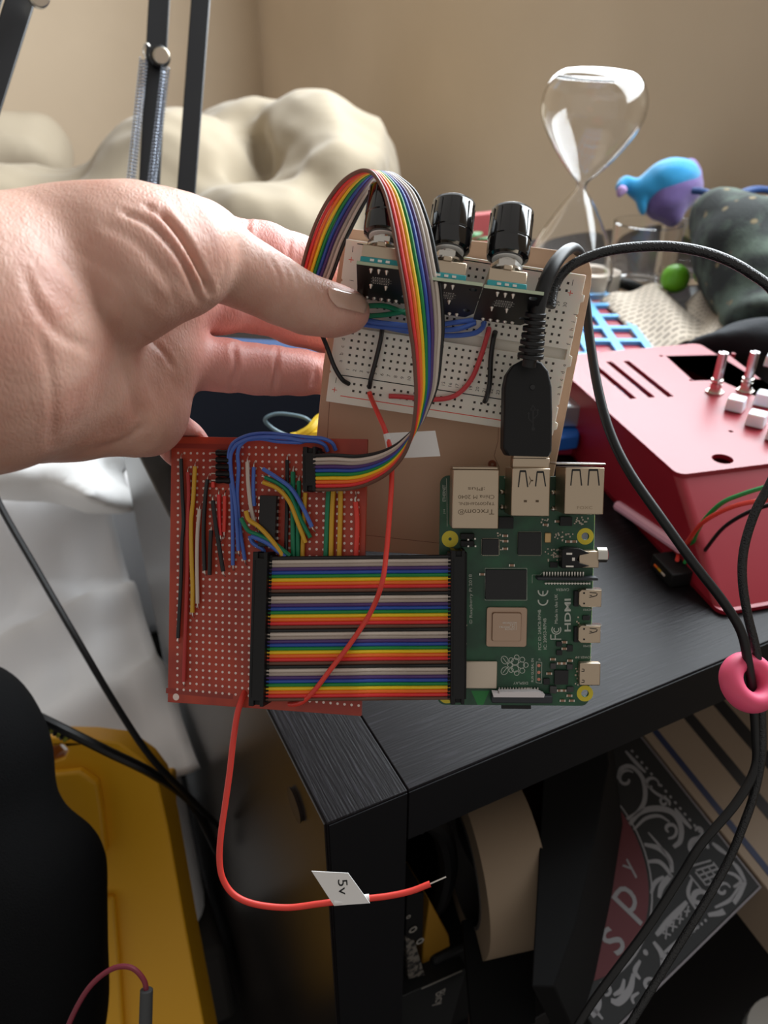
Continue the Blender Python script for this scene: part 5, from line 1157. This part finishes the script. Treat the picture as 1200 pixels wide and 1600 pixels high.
# rotate trick is not needed: the marks open to the right like the board's
u_, v_ = PI.uv(*c6(412, 722)); ringflat(t_, PI, u_, v_, .75, 1.1, .03, 26, -40, 220); ringflat(t_, PI, u_, v_, 1.5, 1.85, .03, 26, -35, 215)
gline(PI, [c6(350, 825), c6(466, 825)], .2, .03, t_); gline(PI, [c6(352, 825), c6(352, 775)], .2, .03, t_); gline(PI, [c6(400, 825), c6(400, 780)], .2, .03, t_)
for pts in ([(313, 740), (545, 740), (545, 917), (313, 917), (313, 740)],): gline(PI, [c1(*p) for p in pts], .07, .03, t_)
gline(PI, [c6(150, 218), c6(150, 128), c6(235, 128), c6(262, 100)], .06, .03, t_); gline(PI, [c6(195, 1072), c6(255, 1078), c6(252, 1305), c6(192, 1298), c6(195, 1072)], .07, .03, t_)
gline(PI, [c3(140, 380), c3(148, 700), c3(150, 980)], .07, .03, t_)
# berry emblem: rings and two leaves
def bring(x, y, r, w_=.28, a0=0, a1=360): u_, v_ = PI.uv(*c5(x, y)); s_ = r/6.953*.293/1.25; ringflat(t_, PI, u_, v_, s_-w_/2, s_+w_/2, .03, 22, a0, a1)
for (x, y, r) in ((868, 1068, 38), (868, 1146, 38), (934, 1106, 37), (812, 1106, 26), (885, 1022, 26), (885, 1194, 26), (945, 1048, 28), (945, 1168, 28), (985, 1106, 26), (825, 1050, 24), (825, 1162, 24)): bring(x, y, r, .22)
for yy, sg in ((1052, 1), (1168, -1)):
    u_, v_ = PI.uv(*c5(755, yy)); k = 20; s_ = .01*3.3
    for i in range(k):
        a0 = 2*math.pi*i/k; a1 = 2*math.pi*(i+1)/k
        f_ = lambda a, q_: (u_+(1.35*q_)*math.cos(a)*1.05, v_+(1.55*q_)*math.sin(a)+sg*.35*math.cos(a))
        t_.face([PI.P(*f_(a0, 1), .03), PI.P(*f_(a1, 1), .03), PI.P(*f_(a1, .86), .03), PI.P(*f_(a0, .86), .03)])
    gline(PI, [c5(735, yy-sg*25), c5(770, yy+sg*22), c5(800, yy+sg*45)], .1, .03, t_)
t_.build('silkscreen', mat('silkscreen_grey_white', (186, 190, 180), .6), pi, smooth=False)
pq_ = MB()
for y in (1112, 1186, 1262): u_, v_ = PI.uv(*c6(222, y)); pq_.face([PI.P(a, b, .03) for a, b in circ(u_, v_, .62, 14)])
pq_.build('test_pads', mat('copper_pad', (196, 130, 110), .4, metal=.5), pi, smooth=False)
gt = MB(); gt.face([PI.P(*PI.uv(*c5(*p)), .015) for p in ((390, 1385), (590, 1385), (520, 1540), (460, 1540))]); gt.build('antenna_area', mat('antenna_green', (24, 120, 52), .4), pi, smooth=False)

# ------------------------------------------------------------------ usb plug, cables, pink ring
usb = thing('usb_cable', 'black USB cable with moulded plug in the middle port, looping over the breadboard corner', 'cable', PI.at(826, 712, 12))
ou = [PI.uv(*p, 15) for p in ((786, 700), (787, 650), (788, 605), (792, 585), (802, 570), (815, 563), (832, 561), (846, 566), (857, 580), (862, 605), (863, 650), (862, 705), (858, 714), (792, 712))]
cxm = sum(p[0] for p in ou)/len(ou); cym = sum(p[1] for p in ou)/len(ou)
plug = MB().prism(PI, [((p[0]-cxm)*.97+cxm, (p[1]-cym)*.98+cym) for p in ou], 7.5, 8.5, ou); 
plug = MB().plate(PI, ou, [], 7.5, 15.5).build('plug', mat('plug_moulded_black', (9, 9, 11), .5, spec=.35, bump=(1200, .12, .0003)), usb, bevel=.0012, seg=3)
pt = MB(); gline(PI, [(833, 668), (833, 640)], .22, 15.56, pt); gline(PI, [(833, 655), (840, 648), (840, 643)], .18, 15.56, pt); gline(PI, [(833, 661), (826, 654), (826, 648)], .18, 15.56, pt)
gline(PI, [(829, 641), (833, 633), (837, 641), (829, 641)], .16, 15.56, pt)
for (x, y, r_) in ((833, 670, .6), (840, 641, .4), (826, 646, .4)): u_, v_ = PI.uv(x, y, 15.5); ringflat(pt, PI, u_, v_, 0.02, r_, 15.56, 14)
pt.build('trident_emblem', mat('emblem_relief', (9, 9, 10), .3), plug, smooth=False)
u_, v_ = PI.uv(832, 605, 15.5); MB().lathe(PI.P(u_, v_, 15.3), PI.n, [(.0011, 0), (.0009, .0005), (0, .0007)], 16).build('indicator_dimple', mat('dimple_gloss', (14, 14, 16), .1), plug)
rg_ = MB()
for k in range(8): 
    p = (787.5, 632+k*6); u_, v_ = PI.uv(*p, 13); rg_.box(PI, u_-.25, u_+.3, v_-.45, v_+.3, 8.5, 14.5)
rg_.build('grip_ridges', M_black, plug, bevel=.0001)
b = MB(); pxbox(b, PI, (802, 706), (857, 742), 8.7, 14.0, 14.0); b.build('plug_shell', M_nickel, usb, bevel=.0003)
p_cab = [C(826, 572, .2685), C(831, 545, .266), C(836, 512, .264), C(841, 482, .2625), C(849, 450, .262), C(862, 420, .263), C(876, 400, .267), C(888, 390, .272), C(898, 388, .279), C(907, 398, .287), (C(911, 420, .296)), C(913, 450, .303), C(917, 490, .306), C(923, 540, .306), C(936, 615, .303), C(955, 680, .30), C(985, 740, .297), C(1035, 812, .295), C(1085, 882, .296), C(1130, 940, .30), C(1157, 985, .303), C(1168, 1030, .306), C(1176, 1085, .31), C(1181, 1150, .315), C(1180, 1200, .318), C(1150, 1255, .32), C(1095, 1320, .325), C(1062, 1372, .33), C(1008, 1455, .335), C(930, 1560, .34), C(880, 1640, .345)]
MB().tube(p_cab, lambda t: .0024 if t < .16 else (.0024-.0006*min(1, (t-.16)/.1)), 14).build('cord', M_rubber, usb)
fn = MB()
for k in range(7):
    t = k/6; c = C(829, 556, .268).lerp(C(837, 492, .2632), t); ax = (C(837, 492, .2632)-C(829, 556, .268)).normalized(); sx = PI.u
    r_ = .0044-.0010*t
    fn.shell(c, ax, [(.0020, -.0007), (r_, -.0007), (r_, .0007), (.0020, .0007)], 20)
fn.build('strain_relief', M_rubber, usb, bevel=.0002)
M_braid = mat('braided_black', (13, 14, 17), .34, spec=.6)
nt = M_braid.node_tree; b_ = nt.nodes['Principled BSDF']; tc = nt.nodes.new('ShaderNodeTexCoord'); vo = nt.nodes.new('ShaderNodeTexVoronoi'); vo.inputs['Scale'].default_value = 1900; nt.links.new(tc.outputs['Object'], vo.inputs['Vector'])
bp = nt.nodes.new('ShaderNodeBump'); bp.inputs['Strength'].default_value = .8; bp.inputs['Distance'].default_value = .00025; bp.invert = True; nt.links.new(vo.outputs['Distance'], bp.inputs['Height']); nt.links.new(bp.outputs[0], b_.inputs['Normal'])
p_br = [C(860, 480, .272), C(866, 450, .2725), C(880, 426, .272), C(905, 408, .271), C(950, 392, .269), C(1010, 385, .267), C(1065, 387, .265), C(1120, 400, .264), C(1170, 425, .264), C(1215, 465, .266), C(1250, 560, .272), C(1245, 660, .28), C(1205, 752, .29), C(1180, 800, .295), C(1163, 855, .30), C(1160, 905, .303), C(1168, 960, .306), C(1180, 1010, .308), C(1187, 1060, .31), C(1190, 1120, .313), C(1190, 1180, .316), C(1179, 1238, .32), C(1162, 1288, .323), C(1137, 1347, .327), C(1100, 1413, .33), C(1040, 1510, .335), C(960, 1640, .34)]
o = MB().tube(p_br, .00172, 12).build('braided_cable', M_braid); props(o, 'braided black cable arching to the right edge, then down through the pink ring', 'cable')
rc = C(1170, 1066, .308); rx = Vector((.25, -.55, .8)).normalized()
prof = [(.0078+.0040*math.cos(a), .0052*math.sin(a)) for a in [2*math.pi*k/20 for k in range(20)]]
o = MB().shell(rc, rx, prof, 48).build('cable_ring', mat('pink_silicone', (226, 84, 120), .55, sss=.2), ang=180); props(o, 'pink silicone cable ring holding the two black cables together', 'cable ring')

# ------------------------------------------------------------------ long red wires with flag labels
M_tag = mat('paper_label', (226, 224, 222), .6)
rw1 = thing('signal_wire', 'long red wire crossing in front of the wide ribbon, with blank white flag', 'wire', C(455, 1100, .285))
MB().tube([BB.at(577, 613, .5), BB.at(580, 622, 2), C(590, 645, .282), C(603, 676, .280), C(611, 710, .278), C(612, 750, .276), C(609, 800, .274), C(604, 860, .272), C(597, 910, .270), PERF.at(580, 955, 8.5), PERF.at(550, 1002, 8), PERF.at(515, 1048, 7.6), PERF.at(492, 1078, 7), PERF.at(475, 1095, 5), PERF.at(462, 1100, 2.5), PERF.at(452, 1100, .3)], .00088, 10).build('insulation', M_red, rw1)
FT = GF(C(601, 677, .2795), (C(680, 675, .2795)-C(601, 677, .2795)).normalized(), Vector((0, -sp, -cp)), Vector((0, -cp, sp)))
sct = .2795/FPX
MB().plate(FT, [(0, 0), (79*sct, -2*sct), (87*sct, 38*sct), (5*sct, 40*sct)], [], -.0002, .0002).build('flag_label', M_tag, rw1)
MB().tube([C(604, 678, .2797), C(608, 697, .2795), C(610, 716, .279)], .0012, 10, 4).build('label_wrap', M_tag, rw1)
rw2 = thing('power_wire', 'red wire hanging below the perfboard with a bare tip and a white tag reading 5v', 'wire', C(450, 1418, .29))
MB().tube([C(388, 1070, .297), C(379, 1090, .292), C(371, 1115, .29), C(364, 1160, .288), C(359, 1205, .287), C(352, 1255, .286), C(345, 1305, .285), C(343, 1345, .285), C(349, 1375, .285), C(367, 1399, .285), C(400, 1413, .285), C(450, 1418, .286), (C(500, 1412, .287)), C(550, 1406, .288), C(600, 1401, .289), C(640, 1393, .290), C(672, 1381, .291)], .00112, 12).build('insulation', M_red, rw2)
MB().cyl(C(672, 1381, .291), C(697, 1370, .2915), .0003, .0003, 8).build('bare_tip', M_tin, rw2)
tO = C(487, 1361, .2865); FT2 = GF(tO, (C(543, 1364, .2865)-tO).normalized(), Vector((0, -sp, -cp)), Vector((0, -cp, sp))); s2 = .2865/FPX
tg = MB().plate(FT2, [(0, 0), (57*s2, 0), (91*s2, 45*s2), (35*s2, 52*s2)], [], -.0002, .0002).build('flag_label', M_tag, rw2)
tm = MB(); F5 = Fr(tO, tO+FT2.u, tO+FT2.v); F5.o = tO; 
textfit(tm, F5, '5v', (535, 1374), (537, 1398), 3.4, .22); tm.build('printed_5v', M_black, tg, smooth=False)
MB().tube([C(522, 1409, .2873), C(550, 1406, .288), C(577, 1403, .2885)], .0014, 12, 4).build('label_wrap', M_tag, rw2)
# ================================================================== the hand
M_skin = bpy.data.materials.new('skin'); M_skin.use_nodes = True
nt = M_skin.node_tree; b = nt.nodes['Principled BSDF']
b.inputs['Roughness'].default_value = .46; b.inputs['Specular IOR Level'].default_value = .45
b.inputs['Subsurface Weight'].default_value = .25; b.inputs['Subsurface Scale'].default_value = .005; b.inputs['Subsurface Radius'].default_value = (1, .35, .2)
tc = nt.nodes.new('ShaderNodeTexCoord')
def N(t, **k):
    n = nt.nodes.new(t)
    for a, v in k.items(): n.inputs[a].default_value = v
    return n
n1 = N('ShaderNodeTexNoise', Scale=55, Detail=4); nt.links.new(tc.outputs['Object'], n1.inputs[0])
rp = nt.nodes.new('ShaderNodeValToRGB'); rp.color_ramp.elements[0].color = (*lin((212, 168, 150)), 1); rp.color_ramp.elements[1].color = (*lin((200, 148, 130)), 1); rp.color_ramp.elements[0].position = .4; rp.color_ramp.elements[1].position = .65
nt.links.new(n1.outputs[0], rp.inputs[0])
at = nt.nodes.new('ShaderNodeAttribute'); at.attribute_name = 'palm'; mx_ = nt.nodes.new('ShaderNodeMix'); mx_.data_type = 'RGBA'; mx_.inputs[7].default_value = (*lin((218, 152, 142)), 1)
nt.links.new(at.outputs['Fac'], mx_.inputs[0]); nt.links.new(rp.outputs[0], mx_.inputs[6]); nt.links.new(mx_.outputs[2], b.inputs['Base Color'])
v1 = N('ShaderNodeTexVoronoi', Scale=900); v1.feature = 'DISTANCE_TO_EDGE'; mp = nt.nodes.new('ShaderNodeMapping'); mp.inputs['Rotation'].default_value = (0, .6, 0); mp.inputs['Scale'].default_value = (1, .6, .45)
nt.links.new(tc.outputs['Object'], mp.inputs[0]); nt.links.new(mp.outputs[0], v1.inputs['Vector'])
n2 = N('ShaderNodeTexNoise', Scale=380, Detail=4); mp2 = nt.nodes.new('ShaderNodeMapping'); mp2.inputs['Rotation'].default_value = (0, -.7, 0); mp2.inputs['Scale'].default_value = (1, 1, .16)
nt.links.new(tc.outputs['Object'], mp2.inputs[0]); nt.links.new(mp2.outputs[0], n2.inputs[0])
b1 = N('ShaderNodeBump', Strength=.35, Distance=.0005); b2 = N('ShaderNodeBump', Strength=.22, Distance=.0009)
nt.links.new(v1.outputs['Distance'], b1.inputs['Height']); nt.links.new(n2.outputs[0], b2.inputs['Height']); nt.links.new(b1.outputs[0], b2.inputs['Normal']); nt.links.new(b2.outputs[0], b.inputs['Normal'])

def S(px, py, d, r): return (np.array(C(px, py, d)), r*d/FPX)
GR = {
 'wrist1': [S(-210, 470, .195, 120), S(-40, 455, .210, 124), S(80, 415, .226, 112)],
 'wrist2': [S(-210, 600, .200, 124), S(-40, 608, .220, 117), S(80, 606, .246, 96)],
 'wrist3': [S(-210, 540, .200, 130), S(-40, 530, .216, 124), S(15, 528, .234, 106)],
 'thenar': [S(50, 418, .228, 108), S(120, 410, .228, 112), S(180, 410, .229, 112), S(222, 404, .233, 106), S(275, 398, .240, 91), S(312, 388, .248, 72)],
 'thenar_low': [S(60, 440, .236, 84), S(130, 462, .238, 76), S(172, 474, .240, 66), S(200, 480, .244, 54)],
 'palm_heel': [S(80, 605, .250, 92), S(140, 628, .256, 76), S(205, 645, .264, 64), S(228, 655, .272, 58)],
 'palm_mid': [S(90, 520, .262, 95), S(190, 560, .274, 84), S(240, 560, .276, 58)],
 'palm_up': [S(200, 480, .276, 90), S(262, 470, .276, 62), S(245, 560, .272, 46), S(228, 630, .276, 46)],
}
FING = {
 'thumb': [S(300, 392, .247, 66), S(345, 408, .252, 57), S(390, 432, .257, 51), S(435, 455, .262, 47.5), S(480, 476, .266, 43), S(520, 485, .269, 39), S(545, 487, .2705, 33)],
 'index': [S(270, 400, .280, 54), S(345, 394, .289, 52), S(410, 402, .298, 51), S(460, 416, .306, 45), S(540, 445, .316, 38), S(580, 462, .320, 32)],
 'middle': [S(262, 474, .280, 50), S(340, 474, .293, 46), S(400, 476, .303, 42), S(460, 492, .312, 42), S(540, 525, .322, 37), S(580, 540, .326, 31)],
 'ring': [S(245, 560, .280, 44), S(300, 566, .285, 38), S(345, 570, .289, 38), S(367, 572, .292, 35.5), S(400, 576, .297, 36.5), S(431, 579, .302, 33.5), S(470, 582, .308, 32), S(520, 586, .314, 29), S(565, 588, .318, 25)],
 'pinky': [S(234, 642, .284, 45), S(284, 692, .305, 34), S(345, 748, .319, 30), S(390, 790, .322, 26)],
}
def chain(Q, ch):
    r = None
    for (a, ra), (b_, rb_) in zip(ch, ch[1:]): e = cap_sdf(Q, a, b_, ra, rb_); r = e if r is None else smin(r, e, .004)
    return r
def hand_fn(P):
    Q = P.reshape(-1, 3)
    arm_ = smin(smin(chain(Q, GR['wrist1']), chain(Q, GR['wrist2']), .03), chain(Q, GR['wrist3']), .03)
    palm = smin(smin(chain(Q, GR['palm_heel']), chain(Q, GR['palm_mid']), .014), chain(Q, GR['palm_up']), .012)
    th = smin(chain(Q, GR['thenar']), chain(Q, GR['thenar_low']), .009)
    r = smin(arm_, palm, .014); r = smin(r, th, .0025); 
    r = smin(r, smin(chain(Q, FING['thumb']), th, .004), .0012)
    fg = None
    for k in ('index', 'middle', 'ring', 'pinky'): e = chain(Q, FING[k]); fg = e if fg is None else smin(fg, e, .0012)
    r = smin(r, fg, .006)
    r = r+.0006*vnoise(Q, 120, 8)+.0002*vnoise(Q, 420, 9)
    # keep clear of the boards it holds
    def loc(F): q = Q-np.array(F.o); return q@np.array(F.u)*1000, q@np.array(F.v)*1000, q@np.array(F.n)*1000
    u_, v_, n_ = loc(PERF); r = np.maximum(r, np.minimum.reduce([u_+.6, v_+.6, n_+2.1, 12-n_])*.001)
    u_, v_, n_ = loc(BB); lft = -1.5-(v_-60)*.02
    r = np.maximum(r, np.minimum.reduce([u_-lft*0+2.2+v_*.10, v_+6, 1.9-np.abs(n_+10.4)])*.001)
    r = np.maximum(r, np.minimum.reduce([u_+.5, v_+.5, 4.8-np.abs(n_+4.5)])*.001)
    return r.reshape(P.shape[:-1])
def pj(V):
    q = V-np.array(CAM); d = q[:, 1]*cp-q[:, 2]*sp; return 600+FPX*q[:, 0]/d, 800-FPX*(q[:, 2]*cp+q[:, 1]*sp)/d, d
CREASE = [  # pixel polyline, width px, depth mm, depth range
 ([(252, 330), (285, 372), (310, 415), (326, 456)], 5, 1.5, (.18, .262)), ([(190, 330), (235, 352), (275, 395), (300, 440), (312, 468)], 4.5, .95, (.18, .262)),
 ([(225, 318), (268, 350), (292, 385), (314, 430)], 3.2, .8, (.18, .262)), ([(160, 350), (215, 380), (255, 430), (280, 480)], 7, .3, (.18, .25)), ([(120, 390), (180, 430), (215, 480), (235, 500)], 8, .25, (.18, .25)),
 ([(95, 400), (125, 450), (160, 490), (195, 520)], 8, .3, (.18, .25)), ([(40, 430), (60, 480), (90, 520), (140, 545)], 8, .5, (.18, .26)), ([(60, 520), (78, 580), (84, 640), (80, 690)], 8, .35, (.18, .26)),
 ([(190, 545), (196, 580), (208, 620), (215, 660)], 9, .6, (.2, .28)), ([(218, 520), (250, 545), (272, 575)], 4, .5, (.2, .28)), ([(150, 700), (190, 690), (225, 665)], 5, .5, (.2, .28)),
 ([(430, 392), (445, 418), (452, 440), (448, 470)], 3.5, .45, (.2, .275)), ([(442, 400), (460, 425), (466, 450)], 3, .4, (.2, .275)), ([(420, 400), (436, 430), (436, 455)], 3, .35, (.2, .275)), ([(340, 455), (352, 425), (350, 405)], 4, .3, (.2, .275)),
 ([(366, 540), (369, 572), (362, 606)], 3.4, 1.1, (.27, .32)), ([(361, 541), (362, 572), (355, 606)], 2.5, .4, (.27, .32)), ([(432, 546), (431, 580), (427, 612)], 3.2, 1.1, (.27, .32)),
 ([(388, 345), (386, 375), (394, 400)], 3.4, 1.0, (.27, .32)), ([(455, 366), (452, 390), (450, 410)], 3.2, .6, (.27, .32)), ([(405, 505), (402, 520), (403, 530)], 3, .5, (.27, .32)),
 ([(500, 450), (508, 455), (514, 462)], 2.5, .3, (.2, .275)), ([(515, 443), (513, 462), (520, 478), (534, 484), (568, 494)], 2.2, .35, (.2, .275)),
]
def hand_post(V, Nn):
    x, y, d = pj(V); view = (V-np.array(CAM)); view /= np.linalg.norm(view, axis=1)[:, None]; face = -(view*Nn).sum(1)
    sgn = 1 if np.median(face[d < .25]) > -2 else -1
    # normals orientation: outward has positive mean facing on the near half
    out = Nn if (Nn*(V-V.mean(0))).sum() > 0 else -Nn; face = -(view*out).sum(1)
    disp = np.zeros(len(V))
    for pts, w_, dep, (d0, d1) in CREASE:
        P_ = np.array([[p.x, p.y] for p in catmull([Vector((a, b_, 0)) for a, b_ in pts], 5)]); best = np.full(len(V), 1e9)
        for a, b_ in zip(P_, P_[1:]):
            ba = b_-a; t = np.clip(((x-a[0])*ba[0]+(y-a[1])*ba[1])/(ba@ba), 0, 1); dd = np.hypot(x-a[0]-t*ba[0], y-a[1]-t*ba[1]); best = np.minimum(best, dd)
        e0 = np.hypot(x-P_[0][0], y-P_[0][1]); e1 = np.hypot(x-P_[-1][0], y-P_[-1][1]); fade = np.clip(np.minimum(e0, e1)/10, .35, 1)
        m = (d > d0) & (d < d1) & (face > .05)
        disp += np.where(m, dep*.001*fade*np.exp(-(best/w_)**2), 0)
        disp -= np.where(m, .22*dep*.001*np.exp(-((best-2.2*w_)/(1.3*w_))**2), 0)
    # fine wrinkle fans over the thumb base
    m = (d < .262) & (face > .05) & (y < 520) & (x < 330) & (x > 60)
    t = (x*.62+y*-.78)
    wv = np.sin(((x-60)*.55-(y-300)*.55)*.16+1.5*np.sin(y*.02))*np.exp(-((y-420)/90)**2)
    disp += np.where(m, .00016*wv, 0)
    return V-out*disp[:, None]
allp = [p for g_ in list(GR.values())+list(FING.values()) for p in g_]
lo_ = np.min([p[0]-p[1] for p in allp], axis=0); hi_ = np.max([p[0]+p[1] for p in allp], axis=0)
hand = sdf_mesh('person', hand_fn, lo_, hi_, .00105, M_skin, base=C(-150, 560, .2), post=hand_post, iters=3)
props(hand, 'bare left hand and wrist reaching in from the left, thumb pressed on the breadboard', 'person')
vc = np.zeros(len(hand.data.vertices)*3); hand.data.vertices.foreach_get('co', vc); vw = vc.reshape(-1, 3)+np.array(hand.location)
x_, y_, d_ = pj(vw); pal = np.clip((d_-.262)/.02, 0, 1)*.9+np.clip((x_-480)/70, 0, 1)*(d_ < .28)*.15
at_ = hand.data.attributes.new('palm', 'FLOAT', 'POINT'); at_.data.foreach_set('value', pal.astype(np.float32))
# thumb nail: a curved plate lying on the thumb tip
def thumb_depth(px, py):
    r = np.array(ray(px, py)); o = np.array(CAM); t = .24
    for _ in range(60):
        s_ = float(hand_fn((o+r*t)[None, :])[0]); t += s_*.8/np.linalg.norm(r)
        if abs(s_) < 1e-6: break
    return t
nb = MB(); g = []; nu, nv = 12, 8
q00, q10, q11, q01 = (513, 449), (571, 462), (569, 490), (527, 480)
for j in range(nv+1):
    for i in range(nu+1):
        u_, v_ = i/nu, j/nv; uu2 = u_; vv2 = v_
        x = (q00[0]*(1-u_)+q10[0]*u_)*(1-v_)+(q01[0]*(1-u_)+q11[0]*u_)*v_; y = (q00[1]*(1-u_)+q10[1]*u_)*(1-v_)+(q01[1]*(1-u_)+q11[1]*u_)*v_
        x -= 5*(1-u_)*(math.sin(math.pi*v_)); x += 4*u_*math.sin(math.pi*v_)
        d = thumb_depth(x, y); g.append(nb.bm.verts.new(C(x, y, d-.00045)))
for j in range(nv):
    for i in range(nu): a = j*(nu+1)+i; nb.bm.faces.new([g[a], g[a+1], g[a+nu+2], g[a+nu+1]])
no = nb.build('thumbnail', mat('nail', (214, 170, 152), .18, coat=.5, sss=.2), hand, ang=180)
s_ = no.modifiers.new('t', 'SOLIDIFY'); s_.thickness = .0005; s_.offset = 0
